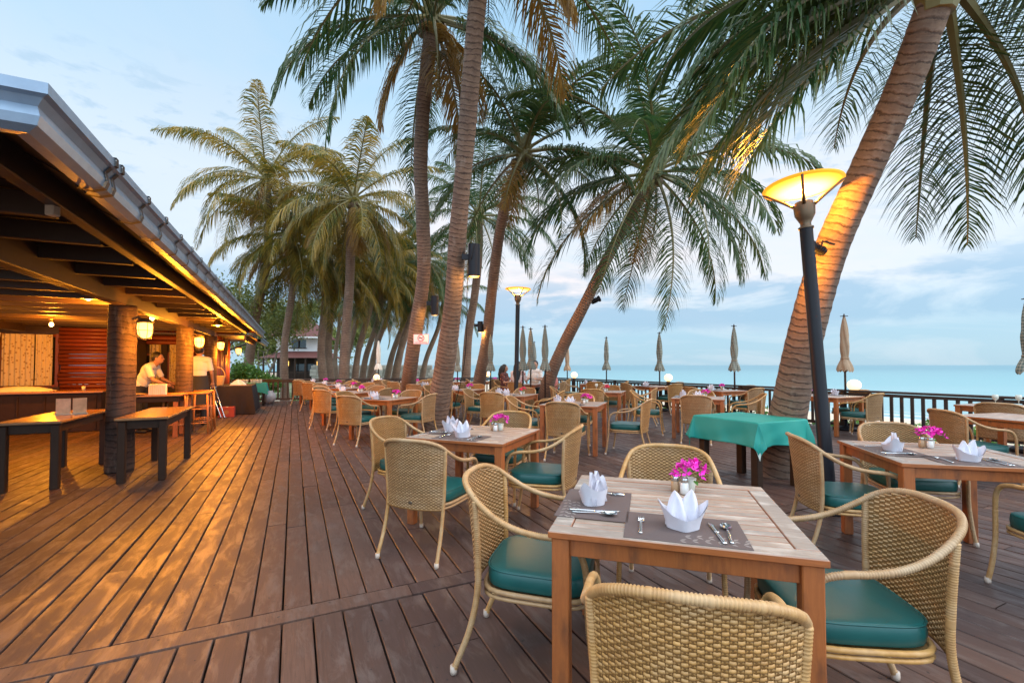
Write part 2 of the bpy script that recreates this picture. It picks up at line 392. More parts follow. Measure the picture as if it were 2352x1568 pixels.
def bowl_mat():
    m, t, b = newmat('lamp_diffuser_glass'); tc = t.add('ShaderNodeTexCoord'); sp = t.add('ShaderNodeSeparateXYZ'); t.link(tc.outputs['Object'], sp.inputs[0])
    r2 = t.math('SQRT', t.math('ADD', t.math('MULTIPLY', sp.outputs['X'], sp.outputs['X']), t.math('MULTIPLY', sp.outputs['Y'], sp.outputs['Y'])))
    c = t.ramp(r2, [(.0, (1, .66, .25)), (.2, (1, .62, .20)), (.29, (1, .45, .05)), (.35, (.9, .30, .01))]).outputs[0]
    e = t.ramp(r2, [(.0, (1, 1, 1)), (.22, (.6,) * 3), (.35, (.22,) * 3)]).outputs[0]
    t.link(c, b.inputs['Base Color']); t.link(c, b.inputs['Emission Color']); t.link(t.math('MULTIPLY', e, 3.0), b.inputs['Emission Strength']); return m
M['bowl_glow'] = bowl_mat()
M['bowl_rim'] = emit('lamp_rim', (1.0, .40, .02), .5)
M['candle_win'] = emit('lit_window', (1.0, .55, .12), 1.5)
M['green_lens'] = emit('green_lens', (.05, .9, .12), .8)
M['bamboo'] = plain('bamboo', (.42, .16, .05), .4, var=.3, scale=12)
M['basket'] = plain('basket_weave', (.48, .30, .13), .6, var=.3, scale=40, bumpy=.6)
M['red_card'] = plain('red_carton', (.42, .05, .03), .6)
M['plastic'] = plain('grey_glazed_jar', (.38, .36, .38), .4)
M['sign_white'] = plain('sign_white', (.8, .78, .78), .5, var=.02)
M['sign_red'] = plain('sign_red', (.7, .03, .03), .5)
M['sign_black'] = plain('sign_black', (.03, .03, .03), .5)
M['paper'] = plain('printed_paper', (.75, .45, .28), .5, var=.5, scale=14)
M['stone'] = plain('stone_wall', (.32, .29, .25), .9, var=.4, scale=3, island=.3)
M['window_dark'] = plain('dark_glass', (.02, .02, .022), .08)
M['straw'] = plain('woven_tray', (.3, .2, .09), .7)
M['wire'] = plain('black_cable', (.015, .015, .015), .5)
M['cream'] = plain('cream_plastic', (.55, .45, .36), .5)

def mat_placemat():
    m, t, b = newmat('brown_placemat')
    tc = t.add('ShaderNodeTexCoord'); n = t.noise(tc.outputs['Object'], 300, 2, .5)
    setv(t, b.inputs['Base Color'], t.mix(n, (.085, .058, .055), (.13, .092, .086))); b.inputs['Roughness'].default_value = .7
    return m
M['placemat'] = mat_placemat()
M['mat_print'] = plain('placemat_print', (.26, .21, .19), .7)

# ---------------------------------------------------------------- mesh builder
class MB:
    def __init__(self): self.v = []; self.f = []; self.uv = {}; self.mi = []
    def add(self, vs, fs, uvs=None, mi=0):
        b = len(self.v); self.v.extend([tuple(p) for p in vs])
        for i, f in enumerate(fs):
            if uvs is not None: self.uv[len(self.f)] = uvs[i]
            self.f.append(tuple(b + k for k in f)); self.mi.append(mi)
        return self
    def box(self, c, s, rz=0.0, rot=None, mi=0, taper=1.0):
        sx, sy, sz = s[0] / 2, s[1] / 2, s[2] / 2
        m = rot if rot is not None else Matrix.Rotation(rz, 3, 'Z')
        vs = []
        for dz in (-1, 1):
            k = taper if dz > 0 else 1
            for dx, dy in ((-1, -1), (1, -1), (1, 1), (-1, 1)):
                vs.append(Vector(c) + m @ Vector((dx * sx * k, dy * sy * k, dz * sz)))
        return self.add(vs, [(0, 3, 2, 1), (4, 5, 6, 7), (0, 1, 5, 4), (1, 2, 6, 5), (2, 3, 7, 6), (3, 0, 4, 7)], mi=mi)
    def bbox(self, c, s, bev=.004, rz=0.0, mi=0, rot=None):
        """box with chamfered edges"""
        hx, hy, hz = s[0] / 2, s[1] / 2, s[2] / 2; b = min(bev, hx * .49, hy * .49, hz * .49)
        m = rot if rot is not None else Matrix.Rotation(rz, 3, 'Z')
        vs = []; idx = {}
        for ix in (-1, 1):
            for iy in (-1, 1):
                for iz in (-1, 1):
                    for ax in range(3):
                        p = [ix * hx, iy * hy, iz * hz]
                        for k in range(3):
                            if k != ax: p[k] -= (ix, iy, iz)[k] * b
                        idx[(ix, iy, iz, ax)] = len(vs); vs.append(Vector(c) + m @ Vector(p))
        fs = []
        for ax in range(3):
            o = [k for k in range(3) if k != ax]
            for sgn in (-1, 1):
                loop = []
                for a, b2 in ((-1, -1), (1, -1), (1, 1), (-1, 1)):
                    k = [0, 0, 0]; k[ax] = sgn; k[o[0]] = a; k[o[1]] = b2; loop.append(idx[(*k, ax)])
                if (sgn > 0) == (ax == 1): loop.reverse()
                fs.append(tuple(loop))
            for a in (-1, 1):          # edges parallel to ax
                for b2 in (-1, 1):
                    k0 = [0, 0, 0]; k0[ax] = -1; k0[o[0]] = a; k0[o[1]] = b2
                    k1 = list(k0); k1[ax] = 1
                    fs.append((idx[(*k0, o[0])], idx[(*k1, o[0])], idx[(*k1, o[1])], idx[(*k0, o[1])]))
        for ix in (-1, 1):
            for iy in (-1, 1):
                for iz in (-1, 1): fs.append(tuple(idx[(ix, iy, iz, ax)] for ax in range(3)))
        return self.add(vs, fs, mi=mi)
    def tube(self, pts, rad, n=10, cap=True, closed=False, flat=1.0, mi=0, uvs=True):
        P = [Vector(p) for p in pts]; m = len(P)
        rr = rad if hasattr(rad, '__len__') else [rad] * m
        T = []
        for i in range(m):
            a = P[(i - 1) % m] if closed else P[max(0, i - 1)]; b = P[(i + 1) % m] if closed else P[min(m - 1, i + 1)]
            d = (b - a); T.append(d.normalized() if d.length > 1e-9 else Vector((0, 0, 1)))
        up = Vector((0, 0, 1)) if abs(T[0].z) < .9 else Vector((0, 1, 0))
        x = (up - T[0] * up.dot(T[0])).normalized()
        vs = []; L = 0; Ls = []
        for i in range(m):
            if i: L += (P[i] - P[i - 1]).length
            Ls.append(L)
            x = (x - T[i] * x.dot(T[i])).normalized(); y = T[i].cross(x)
            for k in range(n):
                a = 2 * math.pi * k / n
                vs.append(P[i] + (x * math.cos(a) + y * math.sin(a) * flat) * rr[i])
        fs = []; us = []
        for i in range(m if closed else m - 1):
            j = (i + 1) % m
            for k in range(n):
                k2 = (k + 1) % n
                fs.append((i * n + k, i * n + k2, j * n + k2, j * n + k))
                us.append(((k / n, Ls[i]), ((k + 1) / n, Ls[i]), ((k + 1) / n, Ls[j]), (k / n, Ls[j])))
        if cap and not closed:
            fs.append(tuple(range(n - 1, -1, -1))); us.append(((0, 0),) * n)
            fs.append(tuple((m - 1) * n + k for k in range(n))); us.append(((0, L),) * n)
        return self.add(vs, fs, us if uvs else None, mi)
    def lathe(self, prof, n=24, c=(0, 0, 0), mi=0, rot=None, cap=True, flat=1.0):
        vs = []
        m = rot if rot is not None else Matrix.Identity(3)
        for r, z in prof:
            for k in range(n):
                a = 2 * math.pi * k / n
                vs.append(Vector(c) + m @ Vector((r * math.cos(a), r * math.sin(a) * flat, z)))
        fs = []; us = []
        for i in range(len(prof) - 1):
            for k in range(n):
                k2 = (k + 1) % n; fs.append((i * n + k, i * n + k2, (i + 1) * n + k2, (i + 1) * n + k))
                us.append(((k / n, prof[i][1]), ((k + 1) / n, prof[i][1]), ((k + 1) / n, prof[i + 1][1]), (k / n, prof[i + 1][1])))
        if cap:
            fs.append(tuple(range(n - 1, -1, -1))); us.append(((0, 0),) * n)
            fs.append(tuple((len(prof) - 1) * n + k for k in range(n))); us.append(((0, 0),) * n)
        return self.add(vs, fs, us, mi)
    def ball(self, c, r, n=12, sc_=(1, 1, 1), rot=None, mi=0):
        prof = [(max(1e-4, math.sin(math.pi * i / n)), -math.cos(math.pi * i / n)) for i in range(n + 1)]
        m = rot if rot is not None else Matrix.Identity(3)
        S = Matrix.Diagonal((r * sc_[0], r * sc_[1], r * sc_[2]))
        return self.lathe(prof, max(8, n + 2), c, mi, m @ S, cap=False)
    def grid(self, fn, nu, nv, closed_u=False, mi=0):
        vs = [fn(i / nu, j / nv) for j in range(nv + 1) for i in range(nu + (0 if closed_u else 1))]
        w = nu if closed_u else nu + 1; fs = []; us = []
        for j in range(nv):
            for i in range(nu):
                i2 = (i + 1) % w if closed_u else i + 1
                fs.append((j * w + i, j * w + i2, (j + 1) * w + i2, (j + 1) * w + i))
                us.append(((i / nu, j / nv), ((i + 1) / nu, j / nv), ((i + 1) / nu, (j + 1) / nv), (i / nu, (j + 1) / nv)))
        return self.add(vs, fs, us, mi)
    def prism(self, poly, z0, z1, mi=0):
        n = len(poly); vs = [(x, y, z0) for x, y in poly] + [(x, y, z1) for x, y in poly]
        fs = [tuple(range(n - 1, -1, -1)), tuple(range(n, 2 * n))] + [(i, (i + 1) % n, n + (i + 1) % n, n + i) for i in range(n)]
        return self.add(vs, fs, mi=mi)
    def mesh(self, name, mats, smooth=False):
        me = bpy.data.meshes.new(name); me.from_pydata(self.v, [], self.f)
        if self.uv:
            ul = me.uv_layers.new(name='UVMap'); dat = np.zeros((len(me.loops), 2), 'f')
            for p in me.polygons:
                u = self.uv.get(p.index)
                if u is not None: dat[p.loop_start:p.loop_start + p.loop_total] = u
            ul.data.foreach_set('uv', dat.ravel())
        if not isinstance(mats, (list, tuple)): mats = [mats]
        for mm in mats: me.materials.append(mm)
        if len(mats) > 1: me.polygons.foreach_set('material_index', self.mi)
        if smooth: me.shade_smooth() if hasattr(me, 'shade_smooth') else None
        me.update(); return me
    def build(self, name, mats, parent=None, smooth=False, auto=None):
        me = self.mesh(name, mats, smooth)
        if auto is not None and smooth:
            me.set_sharp_from_angle(angle=R(auto))
        return link(name, me, parent)
def link(name, data, parent=None):
    o = bpy.data.objects.new(name, data); COL.objects.link(o)
    if parent is not None: o.parent = parent
    return o
def tag(o, label=None, cat=None, group=None, kind=None):
    if label: o['label'] = label
    if cat: o['category'] = cat
    if group: o['group'] = group
    if kind: o['kind'] = kind
    return o
def thing(name, loc, rz, label, cat, group=None):
    o = link(name, None); o.location = loc; o.rotation_euler = (0, 0, rz); o.empty_display_size = .1
    return tag(o, label, cat, group)
def copy_tree(o, parent=None):
    c = o.copy(); COL.objects.link(c)
    if parent is not None: c.parent = parent
    for ch in list(o.children): copy_tree(ch, c)
    return c
def catmull(pts, step=.01):
    P = [np.array(p, float) for p in pts]; P = [2 * P[0] - P[1]] + P + [2 * P[-1] - P[-2]]
    out = []
    for i in range(1, len(P) - 2):
        n = max(2, int(np.linalg.norm(P[i + 1] - P[i]) / step))
        for k in range(n):
            t = k / n; a, b, c, d = P[i - 1:i + 3]
            out.append(.5 * (2 * b + (c - a) * t + (2 * a - 5 * b + 4 * c - d) * t * t + (3 * b - a - 3 * c + d) * t ** 3))
    out.append(P[-2]); return out
def point_light(name, parent, loc, power, col=(1, .5, .14), size=.05):
    d = bpy.data.lights.new(name, 'POINT'); d.energy = power; d.color = col; d.shadow_soft_size = size
    o = link(name, d, parent); o.location = loc; return o
# ================================================================ GROUND, SEA, DECK
A = R(25.6)
UV_ORG = Vector((0, 0, 0))
def uv2w(u, v, z=0.0):      # u along the boards, v across
    return Vector((v * math.cos(A) - u * math.sin(A), v * math.sin(A) + u * math.cos(A), z))
def w2uv(x, y): return (-x * math.sin(A) + y * math.cos(A), x * math.cos(A) + y * math.sin(A))

b = MB(); S = 9000
b.grid(lambda i, j: (-S + 2 * S * i, 22 + (S - 22) * j ** 3, -1.75), 8, 12)
o = b.build('water', M['water']); tag(o, kind='structure')
b = MB(); rs_ = random.Random(31)
for lane in range(3):
    def foam(i, j, lane=lane):
        kk = -60 + 160 * i; d = 21.6 + lane * 2.3 + .5 * math.sin(kk * .31 + lane) + .3 * math.sin(kk * .83 + 2 * lane) + (j - .5) * (.75 - .2 * lane) * (.5 + .5 * abs(math.sin(kk * .17 + lane)))
        # point at distance d seaward from the rail, kk along it
        return (1.2 + .872 * d + kk * .489, 20.3 + .489 * d - kk * .872, -1.742)
    b.grid(foam, 200, 2)
o = b.build('surf', M['white_wall'], smooth=True); tag(o, kind='structure')
# terrain: sand that falls to the sea, lawn on the restaurant side
def ground_h(x, y):
    # distance seaward from the right rail line
    d = (x - 1.2) * .872 + (y - 20.3) * .489
    h = -.55 - .055 * max(0, d)
    if d < 0: h = -.5 + .012 * max(-30, d) * -1 * .3
    return max(h, -3.2)
xs = list(np.linspace(-60, -12, 25)) + list(np.linspace(-11, 40, 52)) + [50, 70, 120, 300]
ys = list(np.linspace(-25, 45, 71)) + [55, 70, 90, 120, 160]
vs = []; 
for y in ys:
    for x in xs:
        vs.append((x, y, ground_h(x, y) + .03 * math.sin(x * 1.3 + y * .7)))
w = len(xs); fs = [(j * w + i, j * w + i + 1, (j + 1) * w + i + 1, (j + 1) * w + i) for j in range(len(ys) - 1) for i in range(w - 1)]
b = MB(); b.add(vs, fs); o = b.build('sand_beach', M['sand'], smooth=True); tag(o, kind='structure')
b = MB()
vs = []; LX = np.linspace(-70, 0, 50); LY = np.linspace(14, 75, 50)
for y in LY:
    for x in LX: vs.append((x + (y - 14) * -.25, y, -.42 + .05 * math.sin(x * .5) * math.cos(y * .4)))
w = 50; b.add(vs, [(j * w + i, j * w + i + 1, (j + 1) * w + i + 1, (j + 1) * w + i) for j in range(49) for i in range(49)])
o = b.build('lawn', M['lawn'], smooth=True); tag(o, kind='structure')

# deck polygon (world xy): bounded by the rails
RAIL_FAR = [(-16.5, 14.7), (-9.3, 17.05), (-2.5, 19.2), (1.3, 20.35)]
RAIL_SEA = [(1.3, 20.35), (11.1, 2.85), (13.2, -1.0)]
POLY = [(-16.7, 14.9), (-9.35, 17.3), (-2.5, 19.4), (1.4, 20.6), (11.35, 2.9), (13.6, -1.2), (11, -5), (-2, -7), (-16, -2), (-20, 6)]
PUV = [w2uv(*p) for p in POLY]
def clip_u(v):
    xs = []
    for i in range(len(PUV)):
        (u0, v0), (u1, v1) = PUV[i], PUV[(i + 1) % len(PUV)]
        if (v0 - v) * (v1 - v) < 0: xs.append(u0 + (v - v0) / (v1 - v0) * (u1 - u0))
    return (min(xs), max(xs)) if len(xs) >= 2 else None
b = MB(); BW = .152; GAP = .009
rr = random.Random(3)
vmin = min(p[1] for p in PUV); vmax = max(p[1] for p in PUV)
v = vmin + .05; STRIP = (2.76, 2.90)
while v < vmax:
    cl = clip_u(v)
    if cl:
        for lo, hi in ((cl[0], STRIP[0] - .008), (STRIP[1] + .008, cl[1])):
            u = lo
            if hi <= lo: continue
            while u < hi:
                L = rr.uniform(.9, 3.0); e = min(hi, u + L)
                if hi - e < .3: e = hi
                z = rr.uniform(-.0025, .0015); g = GAP + rr.uniform(-.003, .005)
                # chamfered board in local coordinates: x across, y along
                x0, x1 = v + g / 2, v + BW - g / 2; y0, y1 = u + .0035, e - .0035; c_ = .004
                zz = z
                vs = [(x0, y0, -.032), (x1, y0, -.032), (x1, y1, -.032), (x0, y1, -.032),
                      (x0, y0, zz - c_), (x1, y0, zz - c_), (x1, y1, zz - c_), (x0, y1, zz - c_),
                      (x0 + c_, y0, zz), (x1 - c_, y0, zz), (x1 - c_, y1, zz), (x0 + c_, y1, zz)]
                b.add(vs, [(0, 1, 5, 4), (1, 2, 6, 5), (2, 3, 7, 6), (3, 0, 4, 7), (4, 5, 9, 8), (6, 7, 11, 10), (5, 6, 10, 9), (7, 4, 8, 11), (8, 9, 10, 11)])
                u = e
    v += BW
# border strip laid across the boards
v = vmin + .4
while v < vmax - .4:
    L = rr.uniform(2.0, 3.6); e = min(vmax - .4, v + L)
    b.box(((v + e) / 2, sum(STRIP) / 2, -.016), (e - v - .004, STRIP[1] - STRIP[0] - .006, .036)); v = e
o = b.build('deck', M['deck']); o.rotation_euler = (0, 0, A); tag(o, kind='structure')
b = MB(); b.prism(POLY, -.5, -.13); o = b.build('deck_underside', M['earth']); tag(o, kind='structure')

# ================================================================ RAILINGS
def railing(pts, label, step, name='deck_railing'):
    root = thing(name, (pts[0][0], pts[0][1], 0), 0, label, 'railing')
    org = Vector((pts[0][0], pts[0][1], 0))
    top = MB(); low = MB(); posts = []; bal = MB(); nb = 0
    for i in range(len(pts) - 1):
        a = Vector((*pts[i], 0)) - org; c = Vector((*pts[i + 1], 0)) - org; d = c - a; L = d.length; an = math.atan2(d.y, d.x)
        n = int(L / 3.2)
        k = 0
        while k < L:
            e = min(L, k + 3.2)
            m_ = a + d * ((k + e) / 2 / L)
            top.bbox((m_.x, m_.y, .83), (e - k - .002, .11, .045), .008, an)
            low.bbox((m_.x, m_.y, .10), (e - k - .002, .05, .07), .006, an)
            low.bbox((m_.x, m_.y, .755), (e - k - .002, .04, .06), .006, an)
            p = a + d * (k / L); posts.append(p); k = e
        k = step
        while k < L - .05:
            if min(abs(k - q * 3.2) for q in range(int(L / 3.2) + 2)) > .07:
                p = a + d * (k / L); bal.bbox((p.x, p.y, .43), (.045, .035, .60), .004, an); nb += 1
            k += step
    top.build('top_rail', M['rail'], root); low.build('lower_rail', M['rail'], root)
    for p in posts:
        q = MB(); q.bbox((0, 0, .40), (.09, .09, .82), .006); po = q.build('post', M['rail'], root); po.location = p; po.rotation_euler = (0, 0, an)
    bo = bal.build('balusters', M['rail'], root)
    tag(bo, kind='stuff') if nb > 100 else None
    return root
def bal_rail(pts, label, step):
    """each baluster its own part"""
    root = thing('deck_railing', (pts[0][0], pts[0][1], 0), 0, label, 'railing')
    org = Vector((pts[0][0], pts[0][1], 0)); top = MB(); low = MB(); me = None; pm = None; spots = []; pspots = []
    for i in range(len(pts) - 1):
        a = Vector((*pts[i], 0)) - org; c = Vector((*pts[i + 1], 0)) - org; d = c - a; L = d.length; an = math.atan2(d.y, d.x)
        k = 0
        while k < L:
            e = min(L, k + 2.4); m_ = a + d * ((k + e) / 2 / L)
            top.bbox((m_.x, m_.y, .83), (e - k - .002, .11, .045), .008, an)
            low.bbox((m_.x, m_.y, .10), (e - k - .002, .05, .07), .006, an)
            low.bbox((m_.x, m_.y, .765), (e - k - .002, .04, .06), .006, an)
            pspots.append((a + d * (k / L), an)); k = e
        k = step
        while k < L - .05:
            q = k % 2.4
            if min(q, 2.4 - q) > .07: spots.append((a + d * (k / L), an))
            k += step
    top.build('top_rail', M['rail'], root); low.build('lower_rail', M['rail'], root)
    q = MB(); q.bbox((0, 0, .40), (.085, .085, .81), .006); pm = q.mesh('post', M['rail'])
    q = MB(); q.bbox((0, 0, .435), (.055, .035, .60), .004); bm_ = q.mesh('baluster', M['rail'])
    for p, an in pspots:
        o = link('post', pm, root); o.location = p; o.rotation_euler = (0, 0, an)
    if len(spots) > 100:
        spots.sort(key=lambda s: (s[0] + org).length)
        rest = MB()
        for p, an in spots[100:]: rest.bbox((p.x, p.y, .435), (.055, .035, .60), .004, an)
        tag(rest.build('balusters', M['rail'], root), kind='stuff')
    for p, an in spots[:100]:
        o = link('baluster', bm_, root); o.location = p; o.rotation_euler = (0, 0, an)
    return root
bal_rail(RAIL_SEA, 'dark wooden baluster railing between the dining deck and the sea', .165)
bal_rail(RAIL_FAR, 'dark wooden baluster railing at the far garden end of the deck', .165)

# low green creeper along the sea rail
def leaf_cloud(b, pts, size, rs, flat=False):
    for p in pts:
        s = size * rs.uniform(.6, 1.3)
        n = Vector((rs.gauss(0, 1), rs.gauss(0, 1), rs.gauss(0, 1) + (1.2 if flat else 0))).normalized()
        t_ = n.orthogonal().normalized(); t_ = (Matrix.Rotation(rs.uniform(0, 6.28), 3, n) @ t_); u_ = n.cross(t_)
        p = Vector(p)
        b.add([p - t_ * s * .5, p + u_ * s * .28 - n * s * .05, p + t_ * s * .5, p - u_ * s * .28 - n * s * .05], [(0, 1, 2, 3)])
rs = random.Random(11); pts = []
for i in range(9000):
    k = rs.random(); a = Vector((1.3, 20.35)); c = Vector((13.2, -1.0)); p = a + (c - a) * k
    off = abs(rs.gauss(0, .5)) + .08
    clump = .5 + .5 * math.sin(k * 60) * math.sin(k * 23 + 1)
    pts.append((p.x + off * .872, p.y + off * .489, -.45 + rs.random() * (.35 + .45 * clump)))
b = MB(); leaf_cloud(b, pts, .13, rs); o = b.build('beach_creeper', M['shrub']); tag(o, kind='stuff')
rs = random.Random(12); pts = []
for i in range(7000):
    x = rs.uniform(-16, 1); yb = 17.3 + (x + 9.35) * .30 if x > -16 else 15
    y = yb + .25 + abs(rs.gauss(0, .5)); pts.append((x, y, -.4 + rs.random() * (.15 + .4 * max(0, math.sin(x * 2.1)))))
b = MB(); leaf_cloud(b, pts, .11, rs); o = b.build('garden_ground_cover', M['shrub']); tag(o, kind='stuff')

# ================================================================ PALMS
def frond_np(b, org, az, e0, L, droop, rs, leafL=.85, nl=62, hang=.55, width=.045, twist=0.0, bare=.14, mi=0):
    n = 22; ds = L / n
    d = np.zeros((n + 1, 3)); P = np.zeros((n + 1, 3)); P[0] = org
    ca, sa = math.cos(az), math.sin(az); side_bend = rs.uniform(-.25, .25)
    for i in range(n + 1):
        s = i / n; e = e0 - droop * s ** 1.5; a2 = az + side_bend * s * s
        d[i] = (math.cos(e) * math.cos(a2), math.cos(e) * math.sin(a2), math.sin(e))
        if i: P[i] = P[i - 1] + d[i - 1] * ds
    b.tube([tuple(p) for p in P], [max(.006, .042 * (1 - i / n) ** 1.1 + .006) * (1.8 if i == 0 else 1) for i in range(n + 1)], 5, cap=False, mi=1, uvs=False)
    side = np.array((-sa, ca, 0.0))
    for sg in (-1, 1):
        S_ = np.linspace(bare, .995, nl) + np.array([rs.uniform(-.004, .004) for _ in range(nl)])
        S_ = np.clip(S_, 0, .9999)
        fi = S_ * n; i0 = fi.astype(int); fr = (fi - i0)[:, None]; i1 = np.minimum(i0 + 1, n)
        base = P[i0] * (1 - fr) + P[i1] * fr; T = d[i0] * (1 - fr) + d[i1] * fr
        T /= np.linalg.norm(T, axis=1)[:, None]
        sd = np.tile(side, (nl, 1)); up = np.cross(T, sd); up *= np.where(up[:, 2:3] < 0, -1, 1)
        x = (S_ - bare) / (1 - bare)
        prof = np.clip(np.sin(math.pi * np.clip(x * .82 + .16, 0, 1)) ** .7, .12, 1)
        ln = leafL * prof * np.array([rs.uniform(.8, 1.12) for _ in range(nl)])
        rk = .45 + .5 * x                                        # forward sweep
        roll = twist * sg
        dir0 = sg * sd * np.cos(rk)[:, None] + T * np.sin(rk)[:, None] + up * (.22 + roll)
        jit = np.array([[rs.gauss(0, .09) for _ in range(3)] for _ in range(nl)])
        dir0 = dir0 + jit; dir0 /= np.linalg.norm(dir0, axis=1)[:, None]
        down = np.array((0, 0, -1.0)); h = np.array([max(.1, hang * rs.uniform(.6, 1.35)) for _ in range(nl)])[:, None]
        d1 = dir0 + down * h * .7; d1 /= np.linalg.norm(d1, axis=1)[:, None]
        d2 = dir0 + down * h * 1.9; d2 /= np.linalg.norm(d2, axis=1)[:, None]
        p0 = base; p1 = p0 + dir0 * (ln * .28)[:, None]; p2 = p1 + d1 * (ln * .36)[:, None]; p3 = p2 + d2 * (ln * .36)[:, None]
        wv = T * .8 + up * .45 * rs.uniform(.5, 1.2); wv /= np.linalg.norm(wv, axis=1)[:, None]
        w0 = (wv * width * .35); w1 = wv * width * .5 * np.ones((nl, 1)); w2 = wv * width * .38
        arr = np.stack([p0 - w0, p0 + w0, p1 - w1, p1 + w1, p2 - w2, p2 + w2, p3], axis=1).reshape(-1, 3)
        vs = arr.tolist(); fs = []
        for k in range(nl):
            q = k * 7; fs += [(q, q + 1, q + 3, q + 2), (q + 2, q + 3, q + 5, q + 4), (q + 4, q + 5, q + 6)]
        b.add(vs, fs, mi=mi)

def crown_mesh(seed, nf=26, L=3.6, leafL=.85, hang=.55, mats=None, emin=-.5, emax=1.35, dead=2, nl=62, width=.045, azs=None):
    rs = random.Random(seed); b = MB()
    for i in range(nf):
        if azs: az, e0, l_, dr = azs[i % len(azs)]; az += rs.gauss(0, .03)
        else:
            az = i * 2.39996 + rs.uniform(-.25, .25); f = i / max(1, nf - 1)
            e0 = emax + (emin - emax) * f ** .85 + rs.uniform(-.1, .1); l_ = L * rs.uniform(.85, 1.08); dr = .55 + .75 * (1 - abs(f - .45)) * rs.uniform(.75, 1.25)
        org = (math.cos(az) * .10, math.sin(az) * .10, .05 + .25 * max(0, math.sin(e0)))
        frond_np(b, org, az, e0, l_, dr, rs, leafL, nl, hang, width, rs.uniform(-.2, .25))
    for i in range(dead):
        az = rs.uniform(0, 6.28); frond_np(b, (math.cos(az) * .14, math.sin(az) * .14, 0), az, rs.uniform(-1.1, -.5), L * rs.uniform(.5, .72), .6, rs, leafL * .9, nl, 1.1, width, mi=2)
    # fibrous heart and stalk bases
    b.tube([(0, 0, -.25), (0, 0, 0), (0, 0, .3), (0, 0, .55)], [.13, .2, .15, .04], 9, mi=1, uvs=False)
    return b.mesh('palm_crown', (mats or [M['frond'], M['rachis']]) + [M['frond_dead']])

def trunk_obj(root, path, rads, n=16, seed=0, lift=None):
    rs = random.Random(seed)
    C_ = catmull(path, .035); m = len(C_); b = MB(); rad = []
    L = 0; prev = None
    tot = sum(np.linalg.norm(C_[i + 1] - C_[i]) for i in range(m - 1)); nxt = 0; ph = 0
    for i, p in enumerate(C_):
        if i: L += np.linalg.norm(p - C_[i - 1])
        f = L / tot; r = np.interp(f, np.linspace(0, 1, len(rads)), rads)
        fr = (L * 13 + .5 * math.sin(L * 7)) % 1
        rad.append(r * (1 + .018 * (1 - fr) + .012 * math.sin(L * 41 + seed) + .02 * math.sin(L * 3.1 + seed)))
    b.tube([tuple(p) for p in C_], rad, n)
    return b.build('trunk', M['bark'], root, smooth=True)

def palm(label, pts, rads, crown=None, group=None, seed=0, coco=6, tilt=None, crown_rz=0.0, n=16):
    base = Vector(pts[0]); root = thing('palm_tree', base, 0, label, 'palm tree', group)
    path = [Vector(p) - base for p in pts]
    trunk_obj(root, path, rads, n, seed)
    if crown:
        o = link('crown', crown, root); top = path[-1]; o.location = top
        d = (path[-1] - path[-2]).normalized()
        d = (d * .5 + Vector((0, 0, 1)) * .6).normalized()
        q = d.to_track_quat('Z', 'Y').to_matrix().to_4x4() @ Matrix.Rotation(crown_rz, 4, 'Z')
        o.rotation_euler = q.to_euler()
        rs = random.Random(seed + 5)
        for k in range(coco):
            a = rs.uniform(0, 6.28); c = MB(); c.ball((0, 0, 0), .11, 10, (1, 1, 1.15))
            co = c.build('coconut', M['coconut'], root, smooth=True); co.location = top + Vector((math.cos(a) * .22, math.sin(a) * .22, -.12 - .14 * rs.random()))
    return root

CW = [M['frond'], M['rachis']]; CY = [M['frond_yellow_lit'], M['rachis']]
rs0 = random.Random(42)
# the big leaning palm on the right: crown overhead, fronds hanging to the left and right
azs = []
for az_d, e_d, l_, dr in [(180, 20, 3.4, 1.3), (195, 35, 3.4, 1.3), (135, 10, 3.0, 1.1), 
                          (100, 10, 2.7, 1.3), (50, 15, 2.8, 1.3), (30, 20, 2.9, 1.4), (0, 25, 3.2, 1.3), (-15, 10, 2.8, 1.3),
                          (-35, 30, 3.2, 1.2), (-90, 35, 3.0, 1.2), (-150, 25, 3.2, 1.2), (215, 30, 3.4, 1.3), (110, -20, 2.1, .8), (172, -15, 2.8, .8), (145, 60, 3.5, 1.7), (-10, -22, 2.6, .9), (155, -8, 3.2, .9), (166, -22, 3.3, .8), (150, -32, 3.0, .7), (170, 12, 3.8, 1.5), (142, -12, 3.3, 1.1), (10, -35, 2.7, .7), (-25, -5, 3.0, 1.3), (156, -20, 3.4, .9), (148, 5, 3.5, 1.3), (20, -22, 2.9, .9), (168, -38, 3.0, .5)]:
    if e_d > 30 and 120 < az_d < 200: continue
    if 138 <= az_d <= 200: l_ *= .74 if e_d > -15 else .90
    azs.append((R(az_d), R(e_d), l_, dr))
c1m = crown_mesh(101, len(azs), 3.4, .78, .75, CW, dead=0, nl=80, width=.027, azs=azs)
pts = [onz(1790, 1078, 0)] + [atZ(1793, 1040, 5.7), atZ(1812, 940, 5.55), atZ(1842, 800, 5.3), atZ(1898, 600, 4.95), atZ(1984, 400, 4.55), atZ(2074, 200, 4.15), atZ(2142, 20, 3.85), atZ(2160, -40, 3.8)]
pts[0] = Vector((pts[1].x - .02, 5.8, 0))
BIG = palm('largest palm, thick orange-lit trunk leaning right beside the tall lamp post', pts, [.25, .21, .19, .18, .168, .155, .142, .136, .13], c1m, seed=1, coco=0, n=22)
BIG_PTS = pts

